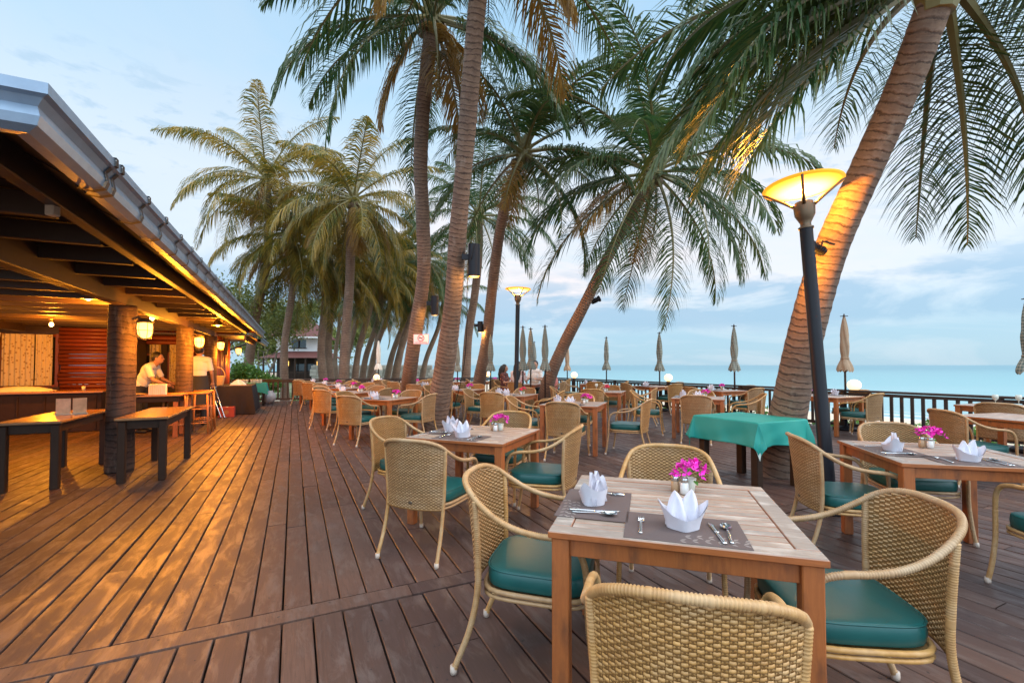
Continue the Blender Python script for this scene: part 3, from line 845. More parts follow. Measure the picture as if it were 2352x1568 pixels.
# two close trunks in the middle
pts2 = [onz(997, 992, 0), atZ(1020, 850, 9.0), atZ(1040, 700, 8.4), atZ(1053, 520, 7.7), atZ(1070, 330, 7.1), atZ(1084, 150, 6.6), atZ(1098, -10, 6.25), atZ(1108, -130, 6.0), atZ(1116, -230, 5.85)]
cm2 = crown_mesh(202, 24, 3.6, .95, .95, CW, nl=60, emin=-.25, width=.04, dead=5)
PAL2 = palm('thick pale palm trunk in the middle, running out of the top of the photo', pts2, [.26, .205, .172, .153, .14, .135, .13, .13], cm2, seed=2, n=20)
pts3 = [onz(932, 940, 0), atZ(942, 850, 12.6), atZ(958, 740, 12.1), atZ(973, 630, 11.6), atZ(971, 500, 11.1), atZ(966, 380, 10.6), atZ(972, 250, 10.2), atZ(985, 120, 9.8), atZ(992, 50, 9.6)]
cm3 = crown_mesh(303, 21, 4.3, 1.0, .95, CW, nl=70, width=.05, emin=-.5, dead=6)
PAL3 = palm('slim palm carrying the no smoking sign, left of the thick pale trunk', pts3, [.24, .2, .185, .17, .165, .16, .155, .15], cm3, seed=3, n=18)
pts4 = [onz(1098, 925, 0) * 1.0, atZ(1102, 870, 16), atZ(1118, 780, 15.3), atZ(1132, 650, 14.3), atZ(1150, 520, 13.2), atZ(1172, 430, 12.4), atZ(1200, 360, 11.8)]
cm4 = crown_mesh(404, 20, 3.5, .9, .7, CW, nl=60, width=.042, dead=2)
PAL4 = palm('palm with a curved trunk and a small wall lamp, left of the far street lamp', pts4, [.25, .2, .175, .16, .15, .14], cm4, seed=4)
pts5 = [onz(1246, 935, 0), atZ(1262, 870, 14.2), atZ(1296, 790, 13.8), atZ(1342, 700, 13.2), atZ(1402, 580, 12.5), atZ(1455, 485, 12.0), atZ(1500, 405, 11.6)]
cm5 = crown_mesh(505, 30, 4.3, 1.05, .8, CW, nl=72, width=.044, emin=-.75)
PAL5 = palm('palm leaning right in front of the sea with a green-lensed spotlight', pts5, [.24, .19, .17, .15, .14, .135], cm5, seed=5)
cyA = crown_mesh(606, 24, 4.6, 1.15, 1.1, CY, nl=92, width=.036, emin=-.95, emax=1.25, dead=4)
cyB = crown_mesh(707, 28, 4.1, 1.15, 1.25, CY, nl=88, width=.038, emin=-1.0, emax=1.2, dead=5)
cdA = crown_mesh(808, 24, 3.6, 1.0, 1.0, CW, nl=70, width=.036, emin=-.7)
def zfix(p, z): p = p.copy(); p.z = z; return p
p6 = [zfix(atZ(786, 880, 21), -.5), atZ(795, 760, 20.8), atZ(803, 650, 20.4), atZ(806, 540, 20), atZ(812, 462, 19.6)]
palm('golden-lit palm with a full drooping crown above the garden rail', p6, [.26, .22, .2, .19, .18], cyB, seed=6)
p7 = [zfix(atZ(560, 880, 24), -.5), atZ(585, 740, 23.2), atZ(607, 640, 22.6), atZ(618, 540, 22), atZ(612, 415, 21.5)]
palm('tall windblown palm rising behind the end of the restaurant roof', p7, [.28, .22, .2, .18, .17], cyA, seed=7)
p8 = [zfix(atZ(1068, 880, 21.5), -.5), atZ(1075, 780, 21), atZ(1090, 680, 20.3), atZ(1100, 580, 19.6), atZ(1100, 500, 19)]
palm('shorter palm behind the two middle trunks, left of the curved one', p8, [.25, .2, .18, .17, .16], cdA, seed=8)
# garden palms behind the far rail
gp = [  # base px, base Y, crown px, py, Y, radius, crown, label
    (655, 878, 22.5, 672, 545, 22, .17, 'cyB', 'pale slender palm trunk in front of the white house'),
    (748, 880, 24, 738, 590, 23.5, .19, 'cyA', 'straight palm trunk just left of the golden-lit palm, nearer of a close pair'),
    (764, 882, 26, 754, 580, 25.5, .19, 'cdA', 'straight palm trunk just left of the golden-lit palm, farther of a close pair'),
    (812, 872, 27, 862, 610, 26, .17, 'cyB', 'leaning garden palm next to the stone wall, first right of the golden-lit palm'),
    (828, 872, 30, 880, 660, 29, .18, 'cdA', 'leaning garden palm next to the stone wall, second right of the golden-lit palm'),
    (845, 872, 33, 905, 640, 31, .19, 'cdA', 'leaning garden palm left of the cream closed parasol, third right of the golden-lit palm'),
    (884, 872, 34, 950, 650, 32, .2, 'cyB', 'leaning garden palm just right of the cream closed parasol'),
    (902, 870, 30, 975, 600, 28, .22, 'cdA', 'thick leaning garden palm between the parasol and the sign-bearing palm'),
    (965, 872, 36, 1020, 690, 34, .19, 'cdA', 'far leaning palm seen between the sign-bearing palm and the thick pale trunk'),
    (772, 875, 44, 778, 690, 43, .19, 'cdA', 'distant palm standing behind the white house roof'),
    (795, 875, 36, 820, 680, 35, .19, 'cdA', 'low distant palm behind the golden-lit palm'),
    (860, 873, 42, 868, 700, 41, .19, 'cyA', 'farthest palm of the garden row beyond the stone wall'),
]
CR = dict(cyA=cyA, cyB=cyB, cdA=cdA)
for i, (bx_, by_, bY, cx_, cy_, cY, r_, cn, lab) in enumerate(gp):
    b0 = zfix(atZ(bx_, by_, bY), -.5); c0 = atZ(cx_, cy_, cY)
    mid1 = b0.lerp(c0, .35) + Vector((-.15, 0, 0)); mid2 = b0.lerp(c0, .7) + Vector((.12, 0, 0))
    palm(lab, [b0, mid1, mid2, c0], [r_ * 1.3, r_, r_ * .9, r_ * .85], CR[cn], 'palms in the garden beyond the far rail', seed=20 + i, coco=0, crown_rz=i * 1.3, n=10)

# ================================================================ OTHER TREES AND SHRUBS
def limb_tree(name, label, base, H, spread, nleaf, leaf, mat, seed, cat='tree', flowers=0, trunk_r=.14, low=.3):
    rs = random.Random(seed); root = thing(name, base, 0, label, cat)
    tb = MB(); tips = []
    def grow(p, d, L, r, depth):
        pts_ = [p]; q = p.copy(); dd = d.copy()
        for k in range(4):
            dd = (dd + Vector((rs.gauss(0, .16), rs.gauss(0, .16), .06))).normalized(); q = q + dd * L / 4; pts_.append(q.copy())
        tb.tube([tuple(v) for v in pts_], [r * (1 - .12 * k) for k in range(5)], 6, cap=False)
        if depth > 0:
            for k in range(3 if depth > 1 else 4):
                a = rs.uniform(0, 6.28); nd = (dd * .55 + Vector((math.cos(a), math.sin(a), rs.uniform(-.15, .5))) * spread).normalized()
                grow(pts_[rs.choice((2, 3, 4))], nd, L * rs.uniform(.55, .8), r * .55, depth - 1)
        tips.extend(pts_[2:])
    grow(Vector((0, 0, 0)), Vector((rs.uniform(-.15, .15), rs.uniform(-.1, .1), 1)), H * .42, trunk_r, 3)
    tb.build('trunk', M['branch'], root, smooth=True)
    lb = MB(); pts_ = []
    tt = [p for p in tips if p.z > H * low]
    for k in range(nleaf):
        p = rs.choice(tt); s = H * .055; pts_.append((p.x + rs.gauss(0, s), p.y + rs.gauss(0, s), p.z + rs.gauss(0, s * .8)))
    leaf_cloud(lb, pts_, leaf, rs); lb.build('crown', mat, root)
    for k in range(flowers):
        p = Vector(rs.choice(tt)) + Vector((rs.gauss(0, .15), rs.gauss(0, .15) - .15, rs.gauss(0, .12))); f = MB()
        for a in range(5): f.ball((math.cos(a * 1.257) * .03, math.sin(a * 1.257) * .03, 0), .028, 5, (1, 1, .4))
        fo = f.build('flower', M['flower_white'], root); fo.location = p
    return root
limb_tree('feathery_tree', 'tall thin feathery tree behind the restaurant roof edge', zfix(atZ(525, 870, 27), -.5), 9.4, .8, 9000, .16, M['foliage'], 5, low=.3)
limb_tree('spreading_tree', 'yellow-green spreading tree in front of the white house', zfix(atZ(607, 870, 40), -.5), 7.8, 1.0, 9000, .2, M['foliage'], 9, low=.72)
limb_tree('flowering_shrub', 'bushy green shrub with white flowers beside the restaurant corner', zfix(atZ(578, 878, 19.5), -.45), 2.6, 1.1, 9000, .13, M['shrub'], 13, 'shrub', flowers=9, trunk_r=.07, low=.05)
limb_tree('round_shrub', 'smaller green shrub behind the green-clothed buffet table', zfix(atZ(615, 878, 21), -.45), 1.8, 1.1, 5000, .12, M['shrub'], 17, 'shrub', flowers=5, trunk_r=.05, low=.05)
limb_tree('dense_tree', 'dark green tree filling the gap behind the garden palms', zfix(atZ(800, 870, 60), -.5), 9, .95, 9000, .30, M['foliage'], 21, low=.2)
limb_tree('dense_tree', 'broad green tree standing behind the white house on its left', zfix(atZ(590, 870, 56), -.5), 9.5, .95, 9000, .32, M['foliage'], 23, low=.2)

# ================================================================ HOUSE, STONE WALL
hy = 48.0
hl, hr = atZ(612, 838, hy).x, atZ(762, 838, hy).x
house = thing('garden_house', ((hl + hr) / 2, hy, -.5), R(8), 'two-storey white house with red tiled roofs and dark veranda among the palms', 'house')
wd = hr - hl
def hz(py): return HC + (838 - py) * hy / F + .5
b = MB(); b.box((0, 1.8, hz(838) + .1), (wd * .92, 3.4, .3)); 
zt, zb = hz(772), hz(808)
b = MB(); ux = -.6; uw = wd * .60
for (x0, x1, z0, z1) in ((-uw / 2, -.55, zb - .4, zt), (.95, uw / 2, zb - .4, zt), (-.55, .95, zb - .4, zb + .45), (-.55, .95, zt - .3, zt)):
    b.box((ux + (x0 + x1) / 2, 1.2, (z0 + z1) / 2), (x1 - x0, .2, z1 - z0))
b.box((ux - uw / 2 + .1, 3.0, (zb - .4 + zt) / 2), (.2, 3.4, zt - zb + .4)); b.box((ux + uw / 2 - .1, 3.0, (zb - .4 + zt) / 2), (.2, 3.4, zt - zb + .4))
b.build('wall', M['white_wall'], house)
b = MB(); b.box((ux + .2, 1.24, (zb + .45 + zt - .3) / 2), (1.5, .04, zt - .3 - zb - .45)); wn = b.build('window', M['window_dark'], house)
b = MB(); b.box((ux + .2, 1.06, (zb + zt) / 2 + .1), (.08, .06, zt - zb - .7)); b.box((ux + .2, 1.06, zb + .43), (1.7, .08, .08)); b.build('window_frame', M['dark_wood'], wn)
def hip(b, cx, cy, z0, sx, sy, h, ridge):
    p = [(cx - sx / 2, cy - sy / 2, z0), (cx + sx / 2, cy - sy / 2, z0), (cx + sx / 2, cy + sy / 2, z0), (cx - sx / 2, cy + sy / 2, z0), (cx - ridge / 2, cy, z0 + h), (cx + ridge / 2, cy, z0 + h)]
    q = [(x, y, z - .12) for x, y, z in p[:4]]
    b.add(p + q, [(0, 1, 5, 4), (2, 3, 4, 5), (1, 2, 5), (3, 0, 4), (0, 6, 7, 1), (1, 7, 8, 2), (2, 8, 9, 3), (3, 9, 6, 0), (9, 8, 7, 6)])
b = MB(); hip(b, ux, 3.0, zt, uw + 1.6, 6.0, 2.3, uw * .35); b.build('upper_roof', M['red_tile'], house)
b = MB(); b.box((ux, -.02, zt - .1), (uw + 1.62, .08, .16)); b.build('fascia', M['white_wall'], house)
zl = hz(822)
b = MB()
p = [(-wd / 2, -1.6, zl), (wd / 2, -1.6, zl), (wd / 2, 4, zl), (-wd / 2, 4, zl), (-wd / 2 + 1.4, 1.1, zb + .1), (wd / 2 - 1.2, 1.1, zb + .1), (wd / 2 - 1.2, 4, zb + .1), (-wd / 2 + 1.4, 4, zb + .1)]
b.add(p, [(0, 1, 5, 4), (1, 2, 6, 5), (3, 0, 4, 7), (4, 5, 6, 7), (0, 3, 2, 1)]); b.build('lower_roof', M['red_tile'], house)
b = MB(); b.box((0, 2.6, zl / 2), (wd * .9, .2, zl)); b.build('veranda_wall', M['dark_wood'], house)
for k in range(7):
    b = MB(); b.box((-wd / 2 + .4 + k * (wd - .8) / 6, -1.3, zl / 2), (.16, .16, zl)); b.build('veranda_post', M['dark_wood'], house)
b = MB(); b.box((0, -1.3, 1.15), (wd - .6, .1, .1)); b.box((0, -1.3, .35), (wd - .6, .1, .1)); b.box((0, 0.4, .1), (wd - .4, 3.4, .2))
for k in range(46): b.box((-wd / 2 + .4 + k * (wd - .8) / 45, -1.3, .72), (.05, .05, .75))
b.build('balustrade', M['dark_wood'], house)
for k, (x, w_) in enumerate(((-wd * .30, .45), (wd * .16, .35), (wd * .22, .2))):
    b = MB(); b.box((x, 2.46, zl * .78), (w_, .06, .5)); b.build('lit_window', M['candle_win'], house)
b = MB(); b.box((-.1, 2.47, zl * .55), (wd * .28, .05, 1.1)); b.box((wd * .32, 2.47, zl * .55), (wd * .2, .05, 1.1)); b.build('veranda_window', M['window_dark'], house)

sw = thing('stone_wall', zfix(atZ(835, 870, 46), -.5), R(-4), 'grey block stone wall at the far edge of the garden', 'wall')
b = MB(); rs = random.Random(4); Hh = 1.7 + .1
for row in range(5):
    x = -5.2 + rs.uniform(-.4, 0)
    while x < 7:
        w_ = rs.uniform(.5, 1.0); b.bbox((x + w_ / 2, rs.uniform(-.03, .03), .2 + row * .36), (w_ - .03, .4, .34), .03); x += w_
b.box((.9, .02, .95), (12.2, .3, 1.85)); b.build('masonry', M['stone'], sw)
# ================================================================ RESTAURANT
OR = Vector((-5.11, 5.96, 0))
rest = thing('restaurant_building', OR, A, 'open-sided wooden restaurant with galvanised gutter and orange lamplight on the left', 'restaurant')
def rl(x, y, z=0.0): return OR + Matrix.Rotation(A, 3, 'Z') @ Vector((x, y, z))
Y0, Y1 = -5.53, 7.4
GPROF = [(1.13, 2.235), (1.15, 2.185), (1.20, 2.178), (1.235, 2.195), (1.245, 2.225), (1.235, 2.26), (1.255, 2.285), (1.275, 2.292), (1.275, 2.33), (1.262, 2.33), (1.262, 2.30), (1.225, 2.275), (1.13, 2.25)]
def gutter(y0, y1, corner=True, dx=0, dz=0, name='gutter'):
    b = MB(); vs = []; n = len(GPROF)
    for (x, z) in GPROF: vs.append((x + dx, y0 - (x - 1.13) if corner else y0, z + dz))
    for (x, z) in GPROF: vs.append((x + dx, y1, z + dz))
    b.add(vs, [(i, (i + 1) % n, n + (i + 1) % n, n + i) for i in range(n)] + [tuple(range(n, 2 * n))])
    g = b.build(name, M['gutter'], rest)
    return g
g = gutter(Y0 + .13, Y1)
b = MB(); vs = []; n = len(GPROF)     # the short near side of the gutter, running left
for (x, z) in GPROF: vs.append((x, Y0 + .13 - (x - 1.13), z))
for (x, z) in GPROF: vs.append((-9, Y0 + .13 - (x - 1.13), z))
b.add(vs, [(i, n + i, n + (i + 1) % n, (i + 1) % n) for i in range(n)]); b.build('gutter', M['gutter'], rest)
# joint straps
y = Y0 + .62
rs = random.Random(8); k = 0
while y < Y1:
    b = MB(); pr = [(x + (.010 if x > 1.2 else -.002), z - .009 if z < 2.25 else z + .004) for x, z in GPROF[:10]]
    m_ = len(pr); vs = [(x, y - .016, z) for x, z in pr] + [(x, y + .016, z) for x, z in pr]
    b.add(vs, [(i, i + 1, m_ + i + 1, m_ + i) for i in range(m_ - 1)]); b.build('gutter_strap', M['fascia'], rest)
    y += .42 + rs.uniform(-.03, .03) + (.0 if k else -.32); k += 1
# tile underside / overhang boards between fascia and gutter
b = MB()
for i in range(31):
    y0 = Y0 + .12 + i * (Y1 - Y0 - .12) / 31; w_ = (Y1 - Y0 - .12) / 31
    ang = math.atan2(-.22, .40)
    b.box((1.0, y0 + w_ / 2, 2.335 + (.006 if i % 2 else 0)), (.50, w_ + (.01 if i % 2 else -.004), .022), rot=Matrix.Rotation(-ang, 3, 'Y'))
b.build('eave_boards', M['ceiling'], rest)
b = MB(); b.box((-4.0, Y0 + .30, 2.33), (10.2, .46, .022), rot=Matrix.Rotation(.45, 3, 'X')); b.build('eave_boards', M['ceiling'], rest)
b = MB(); b.bbox((.80, (Y0 + .5 + Y1) / 2, 2.36), (.075, Y1 - Y0 - .5, .17), .006); b.bbox((-4.2, Y0 + .52, 2.36), (10.0, .075, .17), .006)
b.build('fascia_beam', M['fascia'], rest)
b = MB(); b.bbox((0, 1.0, 2.275), (.13, 12.9, .25), .008); b.build('main_beam', M['beam'], rest)
b = MB(); b.bbox((-3.6, .6, 2.275), (.13, 12.1, .25), .008); b.build('main_beam', M['beam'], rest)
for i in range(17):
    b = MB(); yy = Y0 + .95 + i * .74
    b.bbox((-2.9, yy, 2.36), (7.2, .07, .14), .006); b.build('joist', M['beam'], rest)
b = MB()
for i in range(46):
    yy = Y0 + .4 + i * .28; b.box((-3.2, yy + .14, 2.455 + .002 * (i % 2)), (8.0, .275, .03))
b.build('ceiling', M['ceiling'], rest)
# tiled roof (hipped)
b = MB()
xl, xr, ya, yb, zr = -9.2, 1.2, Y0 + .06, Y1, 2.30
rx = -3.9; hgt = 2.6
b.add([(xl, ya, zr), (xr, ya, zr), (xr, yb, zr), (xl, yb, zr), (rx, ya + 4.6, zr + hgt), (rx, yb, zr + hgt),
       (xl, ya, zr + .03), (xr, ya, zr + .03), (xr, yb, zr + .03), (xl, yb, zr + .03)],
      [(6, 7, 4), (7, 8, 5, 4), (9, 6, 4, 5), (8, 9, 5), (3, 2, 1, 0), (0, 1, 7, 6), (1, 2, 8, 7), (2, 3, 9, 8), (3, 0, 6, 9)])
# keep the underside out of the room: raise it just above the ceiling boards
b2 = MB(); b2.v = [(x, y, z + (.19 if i < 4 and False else 0)) for i, (x, y, z) in enumerate(b.v)]; b2.f = [f for k, f in enumerate(b.f) if k != 4]; b2.mi = [0] * len(b2.f)
b2.build('tiled_roof', M['red_tile'], rest)
b = MB(); pr_ = atZ(428, 590, 16.5); loc = Matrix.Rotation(-A, 3, 'Z') @ (pr_ - OR)
b.tube([(loc.x - 2.2, loc.y, loc.z - .1), (loc.x - .2, loc.y, loc.z), (loc.x + .02, loc.y, loc.z + .06)], [.16, .16, .2], 10)
b.add([(loc.x - 2.4, loc.y, loc.z), (loc.x, loc.y, loc.z), (loc.x + 1.3, loc.y - 1.5, loc.z - 2.2), (loc.x + 1.3, loc.y + 1.5, loc.z - 2.2), (loc.x - 2.4, loc.y - 1.5, loc.z - 2.2), (loc.x - 2.4, loc.y + 1.5, loc.z - 2.2)], [(0, 4, 2, 1), (1, 2, 3), (0, 1, 3, 5)])
b.build('ridge', M['red_tile'], rest)
# second, lower roof beyond
gutter(8.2, 12.3, False, -.12, -.1)
b = MB(); b.add([(1.05, 8.2, 2.16), (1.05, 12.3, 2.16), (-4, 12.3, 3.9), (-4, 8.2, 3.9)], [(0, 1, 2, 3)]); b.build('tiled_roof', M['red_tile'], rest)
b = MB(); b.box((-1.2, 10.25, 2.27), (4.2, 4.1, .04)); b.bbox((.7, 10.25, 2.19), (.07, 4.1, .16)); b.build('ceiling', M['ceiling'], rest)
y = 8.4
while y < 12.2:
    b = MB(); vs = []; pr = [(x - .114, z - .106) for x, z in GPROF[:10]]; m_ = 10
    vs = [(x, y - .016, z) for x, z in pr] + [(x, y + .016, z) for x, z in pr]
    b.add(vs, [(i, i + 1, m_ + i + 1, m_ + i) for i in range(9)]); b.build('gutter_strap', M['fascia'], rest); y += .3

# palm-log columns
for k, yy in enumerate((0.0, 3.8, 7.03)):
    b = MB(); pts_ = [(0, 0, 2.16 * i / 40) for i in range(41)]
    b.tube(pts_, [.150 * (1 + .04 * ((i * 1.9) % 1) - .02 * i / 40) for i in range(41)], 20)
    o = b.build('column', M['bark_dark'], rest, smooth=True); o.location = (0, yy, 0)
for yy in (-3.8,):
    o = link('column', o.data, rest); o.location = (0, yy, 0)

# back walls
def logs(x0, x1, yy, z0, z1, r=.047, name='log_wall', vertical=False):
    b = MB(); z_ = z0 + r; rs = random.Random(int(x0 * 100))
    while z_ < z1:
        a = x0 + rs.uniform(-.03, .03); c = x1 + rs.uniform(-.03, .03)
        b.tube([(a, yy + rs.uniform(-.006, .006), z_), ((a + c) / 2, yy, z_ + rs.uniform(-.004, .004)), (c, yy + rs.uniform(-.006, .006), z_)], [r, r * .97, r], 9); z_ += r * 1.94
    return b.build(name, M['log'], rest, smooth=True)
logs(-3.0, -1.95, 6.85, 0, 2.28)
logs(-1.15, -.65, 9.5, 0, 2.28)
logs(-7, -4.7, 6.85, 0, 2.28)
b = MB(); b.box((-3.0, 7.0, 1.15), (7.5, .1, 2.3)) ; 
# wall behind, in pieces leaving openings
b = MB()
for x0, x1, z0, z1 in ((-4.7, -3.0, 0, .86), (-4.7, -3.0, 2.12, 2.3)): b.box(((x0 + x1) / 2, 6.92, (z0 + z1) / 2), (x1 - x0, .1, z1 - z0))
b.box((-2.0, 8.2, 1.15), (.1, 2.5, 2.3)); b.box((-2.9, 9.62, 2.0), (6, .1, .6)); b.box((-3.6, 9.62, .4), (3.3, .1, .8)); b.box((-1.2, 9.62, .4), (2.2, .1, .8))
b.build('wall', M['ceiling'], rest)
def window(x, yy, z, w_, h_, mats='window_dark', mull=2, panes=True):
    b = MB(); b.bbox((0, 0, 0), (w_, .02, h_), .002); o = b.build('window', M[mats], rest); o.location = (x, yy, z)
    f = MB()
    for s in (-1, 1): f.bbox((s * w_ / 2, -.03, 0), (.07, .08, h_ + .14), .005); f.bbox((0, -.033, s * h_ / 2), (w_ - .07, .07, .06), .005)
    for k in range(1, mull): f.bbox((-w_ / 2 + w_ * k / mull, -.025, 0), (.035, .05, h_ - .06), .004)
    f.build('frame', M['log'], o); return o
window(-3.55, 6.98, 1.48, .95, 1.2, 'window_dark', 2)
window(-4.35, 6.98, 1.48, .5, 1.2, 'window_dark', 1)
window(-1.75, 9.58, 1.25, .6, .9); window(-2.5, 9.58, 1.25, .7, .9)
def curtain(x, yy, z0, z1, w_, nfold, seed=0, tie=False, parent=None):
    b = MB()
    def fn(i, j):
        zz = z0 + (z1 - z0) * j; ww = w_
        xx = (i - .5) * ww
        if tie: xx = -w_ / 2 + (i * w_) * (.25 + .75 * abs(j - .25) ** .8)
        return (xx, .03 * math.sin(i * nfold * 6.283 + .4 * math.sin(j * 3)), zz)
    b.grid(fn, nfold * 8, 12); o = b.build('curtain', M['curtain'], rest, smooth=True); o.location = (x, yy, 0); return o
curtain(-3.72, 6.82, .9, 2.1, .55, 6); curtain(-3.28, 6.84, .9, 2.1, .30, 4); curtain(-4.12, 6.80, .9, 2.12, .35, 5, tie=True)
curtain(-1.75, 9.48, .8, 2.0, .28, 3); curtain(-2.2, 9.48, .8, 2.0, .3, 3); curtain(-1.3, 9.48, .8, 2.0, .2, 3)
b = MB(); b.bbox((-1.52, 9.46, 1.1), (.14, .12, 2.2)); b.build('wall_post', M['dark_wood'], rest)
b = MB(); b.tube([(-2.9, 9.42, 2.06), (-.7, 9.42, 2.06)], .06, 10); b.tube([(-2.9, 9.42, 2.19), (-.7, 9.42, 2.19)], .06, 10); b.box((-2.0, 9.44, 2.36), (4.6, .10, .24)); b.build('header_logs', M['log'], rest, smooth=True)
# side wall with posts beyond the last column
for k in range(7):
    b = MB(); b.tube([(0, 0, 0), (0, 0, 2.25)], .05 if k % 2 else .07, 9); o = b.build('wall_post', M['log'], rest, smooth=True); o.location = (-.05, 8.0 + k * .5, 0)
b = MB(); b.box((-.12, 9.6, .45), (.06, 3.6, .9)); b.build('wall', M['ceiling'], rest)
b = MB(); b.box((-.12, 9.6, 1.5), (.02, 3.5, 1.1)); b.build('window', M['window_dark'], rest)
b = MB(); b.box((-5.2, 10.2, 1.15), (.1, 7, 2.3)); b.box((-7.1, 3.5, 1.15), (.1, 8, 2.3)); b.build('wall', M['ceiling'], rest)

# bar counter
ct = thing('bar_counter', rl(-3.3, 5.1), A, 'long dark bar counter in front of the red log wall', 'counter')
b = MB(); b.bbox((0, 0, .40), (3.4, .60, .80), .01); 
for k in range(9): b.bbox((-1.6 + k * .4, -.31, .4), (.03, .02, .7), .003)
b.build('body', M['dark_wood'], ct); b = MB(); b.bbox((0, -.03, .82), (3.5, .74, .04), .01); b.build('counter_top', M['dark_top'], ct)
o = MB(); pts_ = []
o.grid(lambda i, j: ((i - .5) * .95, (j - .5) * .42, .10 * max(0, math.sin(math.pi * i)) ** .5 * max(0, math.sin(math.pi * j)) ** .5 + .012 * math.sin(i * 31) * math.sin(j * 17)), 24, 14)
cv = o.build('plastic_cover', M['white_cloth'], smooth=True); cv.location = rl(-2.95, 5.05, .845); cv.rotation_euler = (0, 0, A); tag(cv, 'crumpled cream cover over trays on the dark bar counter', 'cover')
for k, x in enumerate((-4.4, -4.15, -3.95)):
    b = MB(); b.lathe([(.03, 0), (.07, .02), (.10, .055), (.105, .06), (.095, .055), (.02, .015)], 16)
    o = b.build('serving_bowl', M['pot'], smooth=True); o.location = rl(x, 5.15, .842)
    tag(o, 'white serving bowl standing on the left part of the bar counter', 'bowl', 'white bowls on the bar counter')
b = MB(); b.lathe([(.03, 0), (.035, .09), (.03, .09), (.027, .004)], 14); o = b.build('water_glass', M['pot'], smooth=True); o.location = rl(-1.95, 4.95, .842); tag(o, 'small glass at the right end of the dark bar counter', 'glass')

rs = random.Random(77)
for k in range(7):
    x_ = -4.7 + k * .11; hb = rs.uniform(.20, .30); b = MB(); b.lathe([(.03, 0), (.033, .01), (.033, hb * .6), (.013, hb * .75), (.012, hb), (.014, hb)], 12)
    o = b.build('bottle', M[('leaf', 'glass_pepper', 'pot', 'window_dark')[k % 4]], smooth=True); o.location = rl(x_, 5.25 + rs.uniform(-.03, .03), .842); tag(o, 'bottle standing in the row at the far left end of the bar counter', 'bottle', 'bottles on the bar counter')
# lamps -----------------------------------------------------------
def lantern(pos, label, rz=0, k=1.0):
    root = thing('wall_lantern', pos, rz, label, 'lantern', 'caged lanterns on the palm-log columns')
    b = MB(); b.lathe([(.02 * k, .06 * k), (.075 * k, .05 * k), (.08 * k, .0), (.072 * k, -.08 * k), (.05 * k, -.12 * k), (.01, -.135 * k)], 14); b.build('glass', M['lantern_glow'], root, smooth=True)
    b = MB(); b.lathe([(.01, .12 * k), (.05 * k, .11 * k), (.09 * k, .075 * k), (.09 * k, .062 * k), (.02, .062 * k)], 16)
    b.tube([(0, .0, .09 * k), (-.08 * k, 0, .13 * k), (-.13 * k, 0, .10 * k)], .012 * k, 8); b.build('cap', M['bronze'], root, smooth=True)
    b = MB()
    for a in range(6):
        c_, s_ = math.cos(a * 1.047), math.sin(a * 1.047)
        b.tube([(.085 * k * c_, .085 * k * s_, .06 * k), (.088 * k * c_, .088 * k * s_, -.05 * k), (.06 * k * c_, .06 * k * s_, -.14 * k), (0, 0, -.155 * k)], .004 * k, 5)
    b.tube([(.09 * k * math.cos(a * .45), .09 * k * math.sin(a * .45), -.04 * k) for a in range(14)], .004 * k, 5, closed=True)
    b.build('cage', M['bronze'], root)
    return root
def add_light(root, z, power, dx=0, dy=0, size=.06, col=(1, .33, .018)): return point_light('lamp_light', root, (dx, dy, z), power, col, size)
l = lantern(atZ(333, 752, 5.72), 'largest caged lantern on the nearest palm-log column', A); add_light(l, -.20, 48, .16, .20)
l = lantern(atZ(458, 782, 9.1), 'caged lantern on the second palm-log column', A); add_light(l, -.25, 62, .12, .1)
l = lantern(atZ(507, 791, 12.3), 'caged lantern on the third palm-log column', A); add_light(l, -.25, 62, .12, .1)
l = lantern(atZ(548, 804, 15.6), 'caged lantern at the far corner post of the restaurant', A); add_light(l, -.25, 70, .15)
def bulb(pos, label, power, shade=False):
    root = thing('ceiling_bulb', pos, 0, label, 'bulb', 'bare bulbs under the restaurant ceiling')
    b = MB(); b.ball((0, 0, 0), .034, 10, (1, 1, 1.2)); b.build('bulb', M['bulb'], root, smooth=True)
    b = MB(); b.lathe([(.02, .04), (.028, .05), (.028, .10), (.05, .11), (.05, .125)], 12)
    if shade: b.lathe([(.11, -.02), (.10, .0), (.04, .09), (.035, .10)], 18, cap=False)
    b.build('shade' if shade else 'socket', M['bronze'], root, smooth=True); add_light(root, -.12, power * .8)
    return root
bulb(atZ(203, 684, 6.5), 'bare bulb on the nearest beam of the restaurant ceiling', 110)
bulb(atZ(118, 745, 8.7), 'bare bulb above the bar counter, left of the log wall', 150)
bulb(atZ(349, 731, 8.1), 'small bulb above and right of the largest caged lantern', 110)
bulb(atZ(500, 745, 9.1), 'bulb in a flared shade under the far part of the eave', 90, True)
bulb(rl(-3.2, 1.0, 2.22), 'bare ceiling bulb out of sight beyond the left edge', 90)
bulb(rl(-5.2, -.6, 2.22), 'bare ceiling bulb outside the left edge, nearest the viewer', 90)

b = MB(); b.bbox((0, 0, 0), (.05, .05, .09), .006); b.tube([(0, 0, .04), (0, 0, .1)], .008, 6); o = b.build('ceiling_sensor', M['cream']); o.location = atZ(121, 478, 2.55); tag(o, 'small pale fitting hanging under the near ceiling boards', 'fitting')

